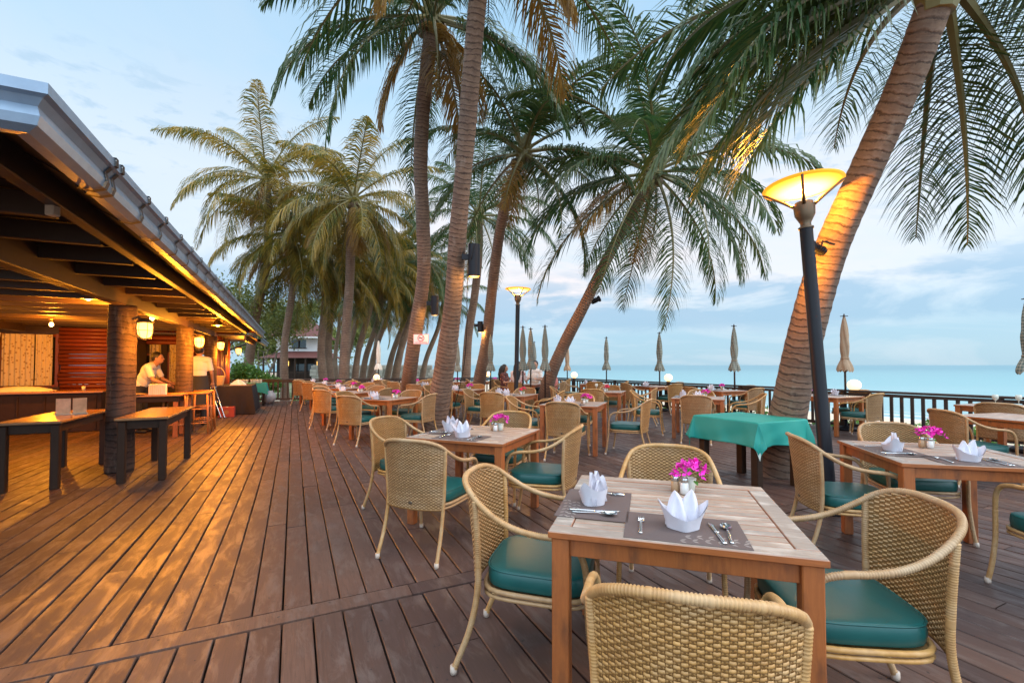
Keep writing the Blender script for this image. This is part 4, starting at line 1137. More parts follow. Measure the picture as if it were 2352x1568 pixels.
# pair of dark side tables -----------------------------------------
def side_table(pos, label, w_=.56, l_=1.55, h=.76):
    root = thing('side_table', pos, A, label, 'table', 'dark wooden side tables beside the near column')
    b = MB(); b.bbox((0, 0, h - .015), (w_, l_, .03), .008); b.build('tabletop', M['dark_top'], root)
    b = MB()
    for s in (-1, 1): b.bbox((s * (w_ / 2 - .075), 0, h - .085), (.03, l_ - .16, .10), .004); b.bbox((0, s * (l_ / 2 - .075), h - .0855), (w_ - .16, .03, .10), .004)
    b.bbox((0, 0, h - .036), (w_ - .04, l_ - .04, .012), .003); b.build('apron', M['dark_wood'], root)
    for sx in (-1, 1):
        for sy in (-1, 1):
            b = MB(); b.bbox((0, 0, (h - .045) / 2), (.075, .075, h - .045), .006); o = b.build('leg', M['dark_wood'], root); o.location = (sx * (w_ / 2 - .065), sy * (l_ / 2 - .065), 0)
    return root
side_table((-5.60, 5.66, 0), 'dark side table with the menu stand, left of the nearest column')
side_table((-4.70, 6.08, 0), 'dark side table with a bare polished top, right of the nearest column', .52)
ms = thing('menu_stand', (-5.55, 5.75, .761), A + R(20), 'clear table stand with two printed menu cards on the left side table', 'menu stand')
for s in (-1, 1):
    b = MB(); b.bbox((s * .075, .0, .10), (.14, .006, .20), .001, rot=Matrix.Rotation(s * .35, 3, 'Z')); b.build('menu_card', M['paper'], ms)
b = MB(); b.bbox((0, 0, .006), (.30, .10, .012), .003); b.build('base', M['pot'], ms)

# bar-side table with folded napkins, bamboo stools
bt = thing('service_table', (-6.95, 8.75, 0), A, 'light-topped service table behind the nearest column with stacked napkins', 'table')
b = MB(); b.bbox((0, 0, .80), (1.1, .7, .03), .006); b.build('tabletop', M['dark_top'], bt)
b = MB(); b.bbox((0, 0, .73), (1.0, .6, .10), .006); b.build('apron', M['dark_wood'], bt)
for sx in (-1, 1):
    for sy in (-1, 1): b = MB(); b.bbox((sx * .46, sy * .27, .34), (.07, .07, .68), .005); b.build('leg', M['teak'], bt)
b = MB()
for k in range(9): b.bbox((-.12 + k * .03, 0, .10), (.022, .12, .20), .004)
o = b.build('napkin_stack', M['napkin']); o.location = (-6.72, 8.65, .817); o.rotation_euler = (0, 0, A); tag(o, 'row of folded pale napkins standing on the service table', 'napkins')
b = MB(); b.lathe([(.02, 0), (.13, .01), (.17, .03), (.165, .03), (.12, .015)], 20); o = b.build('woven_tray', M['straw'], smooth=True); o.location = (-7.0, 8.45, .817); tag(o, 'round woven tray on the service table behind the column', 'tray')
def stool(pos, rz, label):
    root = thing('bamboo_stool', pos, rz, label, 'stool', 'orange bamboo high stools at the service table')
    for sx in (-1, 1):
        for sy in (-1, 1):
            b = MB(); b.tube([(sx * .20, sy * .20, 0), (sx * .165, sy * .165, .80)], .02, 8); b.build('leg', M['bamboo'], root, smooth=True)
    for z_ in (.22, .50):
        q = .195 - .04 * z_
        for s in (-1, 1):
            b = MB(); b.tube([(-q, s * q, z_), (q, s * q, z_)], .013, 7); b.build('stretcher', M['bamboo'], root, smooth=True)
            b = MB(); b.tube([(s * q, -q, z_ + .03), (s * q, q, z_ + .03)], .013, 7); b.build('stretcher', M['bamboo'], root, smooth=True)
    b = MB()
    for k in range(9): b.tube([(-.19, -.17 + k * .0425, .81), (.19, -.17 + k * .0425, .81)], .019, 7)
    b.build('seat', M['bamboo'], root, smooth=True); return root
stool((-6.62, 9.0, 0), A, 'orange bamboo high stool nearest the service table'); stool((-6.35, 9.25, 0), A, 'middle orange bamboo high stool left of the second column'); stool((-6.72, 9.95, 0), A + .2, 'orange bamboo high stool beside the second column, farthest back')

# draped buffet with basket, tray stand, carton, jar
def draped(name, pos, rz, w_, l_, h, mat, label, overhang, cat='table', seed=0, folds=10, amp=.012, corner=.0):
    """cloth over a table: top, skirt with folds"""
    rs = random.Random(seed); b = MB()
    per = []; n = 14
    hw, hl = w_ / 2, l_ / 2
    for (x0, y0, x1, y1) in ((-hw, -hl, hw, -hl), (hw, -hl, hw, hl), (hw, hl, -hw, hl), (-hw, hl, -hw, -hl)):
        for k in range(n): per.append((x0 + (x1 - x0) * k / n, y0 + (y1 - y0) * k / n, k / n))
    N = len(per); rows = 9
    def fn(i, j):
        kk = int(round(i * N)) % N; x, y, f = per[kk]
        s = abs(f - .5) * 2; cn = s ** 6     # 1 at corners
        dx, dy = x / hw, y / hl
        nx = dx if abs(dx) > .999 else 0; ny = dy if abs(dy) > .999 else 0
        drop = j * overhang * (1 + corner * cn)
        out = amp * (1 + .8 * math.sin(kk * 6.283 * folds / N + seed)) * (j ** .8) + cn * .05 * j * (1 + corner) + overhang * .05 * j
        return (x + nx * (out + .004), y + ny * (out + .004), h - drop - .01 * (1 - abs(1 - 2 * 0)) * 0)
    b.grid(fn, N, rows, closed_u=True)
    t0 = len(b.v)
    b.grid(lambda i, j: ((i - .5) * w_, (j - .5) * l_, h + .002), 6, 6)
    return b
buf = thing('buffet_table', (-8.15, 13.42, 0), A, 'buffet table with floor-length black cloth beside the restaurant', 'table')
b = draped('x', 0, 0, .95, 1.75, .79, None, '', .775, seed=2, folds=16, amp=.02, corner=.0); b.build('black_tablecloth', M['black_cloth'], buf, smooth=True, auto=50)
b = MB(); b.box((0, 0, .77), (.93, 1.73, .02)); b.box((-.35, -.7, .38), (.06, .06, .76)); b.box((.35, .7, .38), (.06, .06, .76)); b.box((.35, -.7, .38), (.06, .06, .76)); b.box((-.35, .7, .38), (.06, .06, .76)); b.build('frame', M['dark_wood'], buf)
bk = thing('wicker_basket', (-8.32, 12.85, .795), A, 'tall straw basket with arched handle on the black buffet table', 'basket')
b = MB(); prof = [(.01, 0)] + [(.15 + .05 * k / 12 + (.004 if k % 2 else -.002), .28 * k / 12) for k in range(13)] + [(.19, .275), (.14, .02)]
b.lathe(prof, 22, flat=.75, cap=False); b.build('basket_body', M['basket'], bk, smooth=True)
b = MB(); b.tube([(.19 * math.cos(a), 0, .26 + .26 * math.sin(a)) for a in np.linspace(0, math.pi, 15)], .012, 7); b.build('handle', M['basket'], bk, smooth=True)
def cloth_heap(pos, r, h, label, mat='napkin', seed=1):
    rs = random.Random(seed); b = MB(); ph = [rs.uniform(0, 6) for _ in range(6)]
    def fn(i, j):
        a = i * 6.2832; rr_ = r * (1 - j) * (1 + .18 * math.sin(3 * a + ph[0]) + .1 * math.sin(7 * a + ph[1]))
        return (rr_ * math.cos(a), rr_ * .7 * math.sin(a), h * (j ** .7) * (1 + .25 * math.sin(5 * a + ph[2]) * (1 - j)) + (.003 if j == 0 else 0))
    b.grid(fn, 28, 9, closed_u=True); o = b.build('cloth_napkin_pile', M[mat], smooth=True); o.location = pos; tag(o, label, 'napkins'); return o
cloth_heap((-8.0, 13.3, .797), .22, .17, 'heap of white napkins on the black buffet table', seed=3)
gt = thing('serving_table', (-8.95, 15.75, 0), A, 'small serving table under a teal cloth behind the black buffet', 'table')
b = draped('x', 0, 0, .8, .8, .76, None, '', .30, seed=5, folds=8, amp=.015, corner=.3); b.build('teal_tablecloth', M['green_cloth'], gt, smooth=True, auto=50)
for sx in (-1, 1):
    for sy in (-1, 1): b = MB(); b.bbox((sx * .34, sy * .34, .37), (.07, .07, .74), .004); b.build('leg', M['dark_wood'], gt)
for k, (dx, lab) in enumerate(((-.25, 'left'), (.17, 'right'))):
    root = thing('cutlery_bin', rl(0, 0) * 0 + Vector((-8.95 + dx * .9, 15.6 + dx * .43, .765)), A, 'white cutlery bin with dividers on the teal serving table, %s one' % lab, 'bin', 'cutlery bins on the teal serving table')
    b = MB(); b.bbox((0, 0, .06), (.34, .22, .12), .006); b.build('bin_body', M['pot'], root)
    b = MB(); [b.bbox((-.1 + q * .1, -.115, .06), (.008, .01, .12), .002) for q in range(3)]; b.build('divider', M['dark_wood'], root)
cs = MB(); cs.bbox((0, 0, .13), (.36, .30, .26), .004); o = thing('carton', (-7.62, 12.2, 0), A, 'red printed carton on the floor in front of the black buffet', 'carton')
cs.build('box_body', M['red_card'], o); b = MB(); b.lathe([(.06, 0), (.06, .003)], 18, (0, -.153, .13), rot=Matrix.Rotation(R(90), 3, 'X')); b.build('printed_roundel', M['bamboo'], o); b = MB(); b.bbox((0, 0, .262), (.05, .30, .003), .001); b.build('tape', M['cream'], o)
b = MB(); b.lathe([(.12, 0), (.20, .10), (.235, .22), (.21, .34), (.13, .42), (.14, .46), (.10, .46), (.1, .4)], 22); o = b.build('glazed_jar', M['plastic'], smooth=True); o.location = (-8.72, 16.35, 0); tag(o, 'round grey glazed jar on the deck beside the teal serving table', 'jar')
ts = thing('folding_tray_stand', (-7.75, 11.95, 0), A, 'folded chrome tray stand leaning by the third column', 'tray stand')
for k in range(2):
    b = MB(); b.tube([(-.16 + k * .10, 0, .80), (-.13 + k * .1, -.02, .78), (.12 + k * .08, -.12, .02), (.16 + k * .08, -.12, .015)], .016, 8); b.build('chrome_leg', M['chrome'], ts, smooth=True)
b = MB(); b.tube([(-.16, 0, .80), (.0, .05, .80)], .016, 8); b.tube([(-.02, -.06, .42), (.1, -.04, .42)], .01, 8); b.build('crossbar', M['chrome'], ts, smooth=True)
# ================================================================ WICKER ARMCHAIR
def leg_x(z): return float(np.interp(z, [0, .2, .38, .55, .78], [.238, .233, .230, .236, .247]))
def leg_y(z): return float(np.interp(z, [0, .2, .38, .55, .78], [-.335, -.272, -.238, -.236, -.248]))
def cen_y(z): return float(np.interp(z, [.36, .6, .86], [-.292, -.318, -.352]))
def ztop(s): return .842 - .045 * abs(s) ** 2.6
def panel(s, z, off=0.0):
    lx, ly, cy_ = leg_x(z), leg_y(z), cen_y(z); k = 1 - abs(s) ** 2.3
    return (s * (lx + .004), ly + (cy_ - ly) * k - off, z)
def chair_meshes():
    ms = {}
    # continuous wrapped tube: front leg - arm - top rail - arm - front leg
    half = [(0, -.350, .850), (.10, -.342, .848), (.175, -.318, .836), (.228, -.278, .808), (.256, -.220, .762), (.274, -.14, .712), (.283, -.05, .678), (.285, .04, .662), (.283, .12, .655), (.278, .19, .632), (.270, .232, .575), (.264, .248, .48), (.262, .255, .30), (.268, .275, .13), (.275, .295, .025)]
    path = [(-x, y, z) for x, y, z in half[::-1]] + half[1:]
    C_ = catmull(path, .003); L = 0; rad = []
    for i, p in enumerate(C_):
        if i: L += np.linalg.norm(p - C_[i - 1])
        rad.append(.0134 * (1 + (.08 if (L % .009) < .0062 else -.13)))
    b = MB(); b.tube([tuple(p) for p in C_], rad, 9, uvs=False)
    ms['arm_frame'] = b.mesh('arm_frame', M['wicker'], True)
    for s, nm in ((-1, 'l'), (1, 'r')):
        C_ = catmull([(s * .240, -.345, .02), (s * .233, -.275, .2), (s * .230, -.238, .38), (s * .238, -.236, .56), (s * .250, -.246, .775)], .003); L = 0; rad = []
        for i, p in enumerate(C_):
            if i: L += np.linalg.norm(p - C_[i - 1])
            rad.append(.0134 * (1 + (.08 if (L % .009) < .0062 else -.13)))
        b = MB(); b.tube([tuple(p) for p in C_], rad, 9, uvs=False); ms['rear_leg_' + nm] = b.mesh('rear_leg', M['wicker'], True)
    # woven back: strands over and under the stakes, as geometry
    b = MB(); z0 = .365; pitch_ = .0098; NC = 29; seg = NC * 3; row = 0; z = z0
    while z < .845:
        smax = 1.0
        # top rows shorten with the rounded top
        if z > ztop(1): smax = max(0, ((.842 - z) / .045)) ** (1 / 2.6)
        if smax < .15: break
        pts_ = []
        for k in range(seg + 1):
            s = -smax + 2 * smax * k / seg
            off = .0032 * math.cos(math.pi * (s + 1) / 2 * NC + math.pi * row)
            pts_.append(panel(s, z + .0008 * math.sin(k * 1.1 + row), off))
        vs = []; fs = []
        for k, (x, y, zz) in enumerate(pts_):
            h_ = .0047; d_ = .0022
            vs += [(x, y + d_ * .4, zz - h_), (x, y + d_, zz), (x, y + d_ * .4, zz + h_), (x, y - d_ * .4, zz + h_), (x, y - d_, zz), (x, y - d_ * .4, zz - h_)]
            if k:
                o_ = (k - 1) * 6
                for q in range(6): q2 = (q + 1) % 6; fs.append((o_ + q, o_ + 6 + q, o_ + 6 + q2, o_ + q2))
        b.add(vs, fs); z += pitch_; row += 1
    ms['woven_back'] = b.mesh('woven_back', M['wicker'], True)
    b = MB()
    for k in range(NC):
        s = -1 + 2 * (k + .5) / NC; zt = ztop(s) - .006
        pts_ = [panel(s, z0 - .004 + (zt - z0) * q / 8) for q in range(9)]; b.tube(pts_, .0026, 4, uvs=False, cap=False)
    pts_ = [panel(-1 + 2 * k / 20, z0 - .006) for k in range(21)]; b.tube(pts_, .008, 6, uvs=False)
    b.grid(lambda i, j: panel(-.985 + 1.97 * i, z0 + (ztop(-.985 + 1.97 * i) - .006 - z0) * j, -.0004), 20, 8)
    ms['stakes'] = b.mesh('stakes', M['wicker_dark'], True)
    # seat frame
    def seat_out(t_, grow=0):     # rounded trapezoid
        a = t_ * 2 * math.pi; e = 4.5
        c_, s_ = math.cos(a), math.sin(a)
        rx = (abs(c_) ** e + abs(s_) ** e) ** (-1 / e)
        x, y = c_ * rx, s_ * rx
        w_ = .228 + .022 * (y + 1) / 2
        return x * (w_ + grow), .012 + y * (.238 + grow)
    b = MB(); n = 44
    for zz, r_ in ((.380, .012), (.358, .010)):
        b.tube([(*seat_out(k / n, .006), zz - (.014 * math.cos(seat_out(k / n)[0] * 6) if zz < .37 else 0)) for k in range(n)], r_, 6, closed=True, uvs=False)
    b.grid(lambda i, j: (seat_out(i)[0] * (1 - j * .98), .012 + (seat_out(i)[1] - .012) * (1 - j * .98), .378 - .012 * j), n, 4, closed_u=True)
    ms['seat_frame'] = b.mesh('seat_frame', M['wicker'], True)
    b = MB(); prof = [(.0, .390, -.010), (.0, .393, -.002), (0, .398, .001), (0, .43, .004), (0, .463, .001), (0, .4685, -.003), (0, .471, -.010), (0, .474, -.05), (0, .477, -.12), (0, .478, -.2)]
    vs = []; 
    for (_, zz, gr) in prof:
        for k in range(n):
            x, y = seat_out(k / n, gr - .004); vs.append((x, y + .004, zz))
    fs = [(j * n + k, j * n + (k + 1) % n, (j + 1) * n + (k + 1) % n, (j + 1) * n + k) for j in range(len(prof) - 1) for k in range(n)] + [tuple(range(n - 1, -1, -1)), tuple((len(prof) - 1) * n + k for k in range(n))]
    b.add(vs, fs); ms['cushion'] = b.mesh('seat_cushion', M['cushion'], True)
    b = MB(); b.tube([(*seat_out(k / n, -.005), .465) for k in range(n)], .004, 5, closed=True, uvs=False); ms['piping'] = b.mesh('piping', M['cushion'], True)
    b = MB(); b.tube([(0, 0, 0), (0, 0, .012), (0, 0, .035)], [.0155, .017, .0165], 10); ms['cap'] = b.mesh('foot_cap', M['cap'], True)
    b = MB(); b.ball((0, 0, 0), .016, 8, (1.1, .25, .7)); ms['badge'] = b.mesh('badge', M['badge'], True)
    return ms
CM = chair_meshes()
def make_chair(detail=True):
    root = link('wicker_armchair', None); root.empty_display_size = .1
    link('arm_frame', CM['arm_frame'], root); link('woven_back', CM['woven_back'], root); link('back_stakes', CM['stakes'], root)
    link('rear_leg', CM['rear_leg_l'], root); link('rear_leg', CM['rear_leg_r'], root); link('seat_frame', CM['seat_frame'], root)
    c = link('seat_cushion', CM['cushion'], root); link('piping', CM['piping'], c)
    for x, y in ((-.240, -.347), (.240, -.347), (-.276, .297), (.276, .297)):
        o = link('foot_cap', CM['cap'], root); o.location = (x, y, 0)
    o = link('badge', CM['badge'], root); o.location = (0, -.302, .405)
    return root
proto = make_chair(); used = [False]
NCH = [0]
def chair(x, y, face, label, group='wicker armchairs on the deck'):
    o = proto if not used[0] else copy_tree(proto); used[0] = True
    o.location = (x, y, 0.0005); o.rotation_euler = (0, 0, face - R(90)); tag(o, label, 'chair', group); NCH[0] += 1
    return o

# ================================================================ DINING TABLE
TW = .925; TH = .752
def table_meshes():
    ms = {}; b = MB(); t_ = .026; bw = .078; g = .004; h = TW / 2
    z = TH - t_ / 2
    for s in (-1, 1): b.bbox((0, s * (h - bw / 2), z), (TW, bw - g / 2, t_), .003)
    for s in (-1, 1): b.bbox((s * (h - bw / 2), 0, z), (bw - g / 2, TW - 2 * bw - g, t_), .003)
    n = 14; L = TW - 2 * bw - g; w_ = L / n
    for k in range(n): b.bbox((0, -L / 2 + w_ * (k + .5), z - .0006 * (k % 2) - .0004), (L + .0015, w_ - .0065, t_ - .004), .0025)
    ms['top'] = b.mesh('tabletop', M['teak_top'])
    b = MB(); q = h - .045
    for s in (-1, 1): b.bbox((0, s * (q), TH - t_ - .037), (2 * q - .066, .024, .068), .002); b.bbox((s * q, 0, TH - t_ - .037), (.024, 2 * q - .066, .068), .002)
    b.bbox((0, 0, TH - t_ - .02), (2 * q, .05, .03), .002)
    b.bbox((0, 0, TH - t_ - .002), (2 * q - .10, 2 * q - .10, .003), .001)  # thin sheet added under the slats to block light and keep gaps dark
    ms['apron'] = b.mesh('apron', M['teak'])
    b = MB(); b.bbox((0, 0, (TH - t_) / 2), (.066, .066, TH - t_ - .001), .004); ms['leg'] = b.mesh('leg', M['teak'])
    return ms, h - .045
TM, LQ = table_meshes()
def make_table(x, y, ang, label):
    root = thing('dining_table', (x, y, 0.0005), ang, label, 'table', 'square teak dining tables')
    link('tabletop', TM['top'], root); link('apron', TM['apron'], root)
    for sx in (-1, 1):
        for sy in (-1, 1): o = link('leg', TM['leg'], root); o.location = (sx * LQ, sy * LQ, 0)
    return root

# ================================================================ TABLEWARE
def napkin_mesh(seed):
    rs = random.Random(seed); b = MB(); b2 = None
    def peak(a, c, w_): d = abs((a - c + math.pi) % (2 * math.pi) - math.pi); return max(0, 1 - d / w_)
    def shell(a, j, th=0):
        # angle 0 = right, -90 deg = front
        hgt = .064 + .066 * peak(a, 0.05, 1.05) ** 1.25 + .066 * peak(a, math.pi - .05, 1.05) ** 1.25 + .02 * peak(a, math.pi / 2, 1.0) - .012 * peak(a, -math.pi / 2, .7) + .003 * math.sin(a * 2)
        hh = hgt * j; sq = 1 + .06 * math.cos(4 * a)
        rx = (.055 + .030 * j ** 1.3) * sq - th; ry = (.046 + .012 * j) * sq - th
        pinch = 1 - .12 * peak(a, -math.pi / 2, .5) * -1
        return (rx * math.cos(a), ry * math.sin(a) * pinch, hh)
    N = 48
    b.grid(lambda i, j: shell(i * 2 * math.pi, j), N, 8, closed_u=True)
    b.grid(lambda i, j: shell(i * 2 * math.pi, 1 - j, .003), N, 8, closed_u=True)
    b.add([(.05 * math.cos(a), .038 * math.sin(a), .0015) for a in np.linspace(0, 6.2832, 24, endpoint=False)], [tuple(range(24))])
    # two tall inner petals and a fold behind
    for cx_, cy_, hh, ww, lean in ((-.018, .004, .158, .043, -.06), (.022, .010, .165, .043, .08), (.0, .026, .120, .050, 0.0)):
        def fn(i, j, cx_=cx_, cy_=cy_, hh=hh, ww=ww, lean=lean):
            u_ = i * 2 - 1; w_ = ww * (1 - j ** 2.2) ** .75 * (1 - .12 * j)
            return (cx_ + u_ * w_ + lean * hh * j * j, cy_ + .022 * (u_ * u_) * (1 - .4 * j) - .012 + .012 * math.cos(u_ * 5) * (1 - j), .004 + hh * j - .0 * u_)
        b.grid(fn, 12, 12)
        b.grid(lambda i, j: tuple(np.array(fn(1 - i, j)) + np.array((0, .0025, 0))), 12, 12)
    return b.mesh('napkin', M['napkin'], True)
NAP = [napkin_mesh(1), napkin_mesh(2)]
for _i, _m in enumerate(NAP): _m.transform(Matrix.Diagonal((1.03, 1.03, (.86, .80)[_i], 1)))
def mat_mesh():
    b = MB(); b.bbox((0, 0, .001), (.43, .30, .002), .0005); return b.mesh('placemat', M['placemat'])
PMAT = mat_mesh()
def print_mesh():
    b = MB()      # sprig pattern: flat leaf shapes on the lower right of the mat
    rs = random.Random(6)
    for (x0, y0, x1, y1) in ((-.02, -.13, .19, -.105), (.0, -.085, .20, -.075)):
        for k in range(6):
            f = k / 5; cx_, cy_ = x0 + (x1 - x0) * f, y0 + (y1 - y0) * f + .006 * math.sin(k)
            for sg in (-1, 1):
                a = sg * .7; L = .030; p = Vector((cx_, cy_, 0)); d = Vector((math.cos(a), math.sin(a), 0)); n_ = Vector((-d.y, d.x, 0))
                b.add([p + Vector((0, 0, .0024)), p + d * L * .5 - n_ * .006 + Vector((0, 0, .0024)), p + d * L + Vector((0, 0, .0024)), p + d * L * .5 + n_ * .006 + Vector((0, 0, .0024))], [(0, 1, 2, 3)])
    return b.mesh('leaf_print', M['mat_print'])
LPR = print_mesh()
def fork_mesh():
    b = MB(); pts_ = [(0, -.10, .004), (0, -.06, .006), (0, -.01, .009), (0, .02, .009), (0, .04, .005)]
    b.tube(catmull(pts_, .01), [(.0068 - .0025 * (k / 14)) * .33 for k in range(len(catmull(pts_, .01)))], 8, flat=3.0, uvs=False)
    b.bbox((0, .045, .0055), (.024, .024, .002), .0008)
    for k in range(4): b.tube([(-.0096 + k * .0064, .05, .0055), (-.0096 + k * .0064, .075, .0075), (-.0096 + k * .0064, .096, .006)], [.0021, .0019, .0011], 5, uvs=False)
    return b.mesh('fork', M['silver'], True)
def knife_mesh():
    b = MB(); c = catmull([(0, -.11, .005), (0, -.05, .005), (0, .0, .004)], .01); b.tube(c, [(.0082 - .003 * k / len(c)) * .4 for k in range(len(c))], 8, flat=2.5, uvs=False)
    vs = []; 
    for k in range(9):
        f = k / 8; w_ = .0095 * (1 - max(0, f - .75) * 3.2); vs += [(-.006, f * .105, .004), (-.006 + w_ * 1.7, f * .105, .004), (-.006 + w_ * 1.7, f * .105, .0052), (-.006, f * .105, .0056)]
    fs = []
    for k in range(8):
        for q in range(4): fs.append((k * 4 + q, k * 4 + (q + 1) % 4, k * 4 + 4 + (q + 1) % 4, k * 4 + 4 + q))
    b.add(vs, fs + [(0, 3, 2, 1), (32, 33, 34, 35)]); return b.mesh('knife', M['silver'], True)
def spoon_mesh():
    b = MB(); c = catmull([(0, -.10, .004), (0, -.05, .006), (0, .0, .011), (0, .03, .008)], .01); b.tube(c, [(.0068 - .0032 * k / len(c)) * .36 for k in range(len(c))], 8, flat=2.8, uvs=False)
    def fn(i, j, o=0): a = i * 6.2832; r = j; return (.0205 * r * math.cos(a), .058 + .032 * r * math.sin(a), .0035 + .0085 * r * r + o)
    b.grid(lambda i, j: fn(i, 1 - j * .98), 24, 6, closed_u=True); b.grid(lambda i, j: fn(i, .02 + j * .98, -.0014), 24, 6, closed_u=True)
    return b.mesh('spoon', M['silver'], True)
FK, KN, SP = fork_mesh(), knife_mesh(), spoon_mesh()
def shaker_parts(mat):
    b = MB(); b.lathe([(.016, 0), (.0205, .003), (.021, .03), (.0185, .052), (.0165, .056)], 16); bd = b.mesh('glass_body', M[mat], True)
    return bd
SH1, SH2 = shaker_parts('glass_pepper'), shaker_parts('glass_salt')
b = MB(); b.lathe([(.0175, .0555), (.0185, .057), (.0185, .074), (.016, .078), (.006, .0795)], 16); SHC = b.mesh('cap', M['shaker_cap'], True)
b = MB(); b.lathe([(.022, 0), (.024, .003), (.033, .066), (.030, .066), (.027, .05)], 18); POT = b.mesh('pot', M['pot'], True)
def bouquet(mat, seed, R_=.075):
    rs = random.Random(seed); b = MB()
    for k in range(34):
        th = rs.uniform(0, 6.28); ph = rs.uniform(.15, 1.5); rad = R_ * rs.uniform(.6, 1.05)
        c = Vector((math.cos(th) * math.sin(ph) * rad * 1.15, math.sin(th) * math.sin(ph) * rad, .085 + math.cos(ph) * rad * .85)); nrm = (c - Vector((0, 0, .06))).normalized()
        x = nrm.orthogonal().normalized(); y = nrm.cross(x); a0 = rs.uniform(0, 6)
        for q in range(3):
            a = a0 + q * 2.094; d = x * math.cos(a) + y * math.sin(a); e = nrm.cross(d); s = rs.uniform(.020, .030)
            p0 = c; p1 = c + d * s * .5 + e * s * .42 + nrm * s * .35; p2 = c + d * s * 1.05 + nrm * s * .75; p3 = c + d * s * .5 - e * s * .42 + nrm * s * .35; pc = c + d * s * .55 + nrm * s * .2
            b.add([p0, p1, p2, p3, pc], [(0, 1, 4), (1, 2, 4), (2, 3, 4), (3, 0, 4)])
    return b.mesh('flowers', M[mat])
def leaves_mesh(seed):
    rs = random.Random(seed); b = MB()
    for k in range(16):
        a = rs.uniform(0, 6.28); d = Vector((math.cos(a), math.sin(a), rs.uniform(-.1, .7))).normalized(); L = rs.uniform(.035, .055); e = d.cross(Vector((0, 0, 1))).normalized()
        p = Vector((0, 0, .07)) + d * rs.uniform(.03, .055)
        b.add([p, p + d * L * .45 + e * L * .28, p + d * L - Vector((0, 0, .012)), p + d * L * .45 - e * L * .28, p + d * L * .5 - Vector((0, 0, .006))], [(0, 1, 4), (1, 2, 4), (2, 3, 4), (3, 0, 4)])
    return b.mesh('leaves', M['leaf'])
FLW = [bouquet('petal', 1), bouquet('petal', 2)]; FLR = bouquet('petal_red', 3); LVS = [leaves_mesh(1), leaves_mesh(2)]

def local(tx, ty, ang, lx, ly, z=0.0): return Vector((tx + lx * math.cos(ang) - ly * math.sin(ang), ty + lx * math.sin(ang) + ly * math.cos(ang), z))
SIDE_ANG = {'near': 0.0, 'right': R(90), 'far': R(180), 'left': R(-90)}
def setting(tx, ty, ang, side, phrase, cut=True, nap=True, shift=0.0, naprot=0.0, mat=True, group_s=''):
    """place setting for a guest on that side of the table: local -y is towards the guest"""
    sa = ang + SIDE_ANG[side]
    def P(lx, ly, z=TH + .001): return local(tx, ty, sa, lx + shift, ly, z)
    if mat:
        o = link('placemat', PMAT); o.location = P(0, -.295 - (.03 if shift == .07 else 0)); o.rotation_euler = (0, 0, sa); tag(o, 'brown placemat, %s side of %s' % (side, phrase), 'placemat', 'brown placemats')
        if cut: link('leaf_print', LPR, o)
    zz = TH + .0042
    if nap:
        o = link('folded_napkin', NAP[hash(phrase + side) % 2 if False else (len(phrase) + len(side)) % 2]); o.location = P(.0, -.285 - (.05 if shift == .07 else 0), zz); o.rotation_euler = (0, 0, sa + naprot); tag(o, 'white folded napkin, %s side of %s' % (side, phrase), 'napkin', 'folded white napkins')
    if cut:
        for me, nm, lx, ly, rz in ((FK, 'fork', -.155, -.30, .0), (KN, 'knife', .115, -.315, .12), (SP, 'spoon', .155, -.31, -.02)):
            o = link(nm, me); o.location = P(lx, ly, zz - .0008); o.rotation_euler = (0, 0, sa + rz); tag(o, 'steel %s on the %s side of %s' % (nm, side, phrase), nm, 'steel cutlery on the tables')
def centre(tx, ty, ang, lx, ly, phrase, red=False, seed=0, k=1.0):
    root = thing('flower_pot', local(tx, ty, ang, lx, ly, TH + .001), seed, 'pot of %s flowers on %s' % ('red' if red else 'magenta', phrase), 'flower pot', 'small flower pots on the tables')
    link('pot', POT, root); link('flowers', FLR if red else FLW[seed % 2], root); link('leaves', LVS[seed % 2], root)
    for me, dx, dy, nm in ((SH1, -.075, -.03, 'brown-filled pepper shaker'), (SH2, -.030, -.055, 'white-filled salt shaker')):
        p = local(tx, ty, ang, lx + dx * .9, ly + dy, TH + .001); r_ = thing('salt_shaker' if 'salt' in nm else 'pepper_shaker', p, 0, nm + ' on ' + phrase, 'shaker', 'glass shakers on the tables')
        link('glass_body', me, r_); link('cap', SHC, r_)

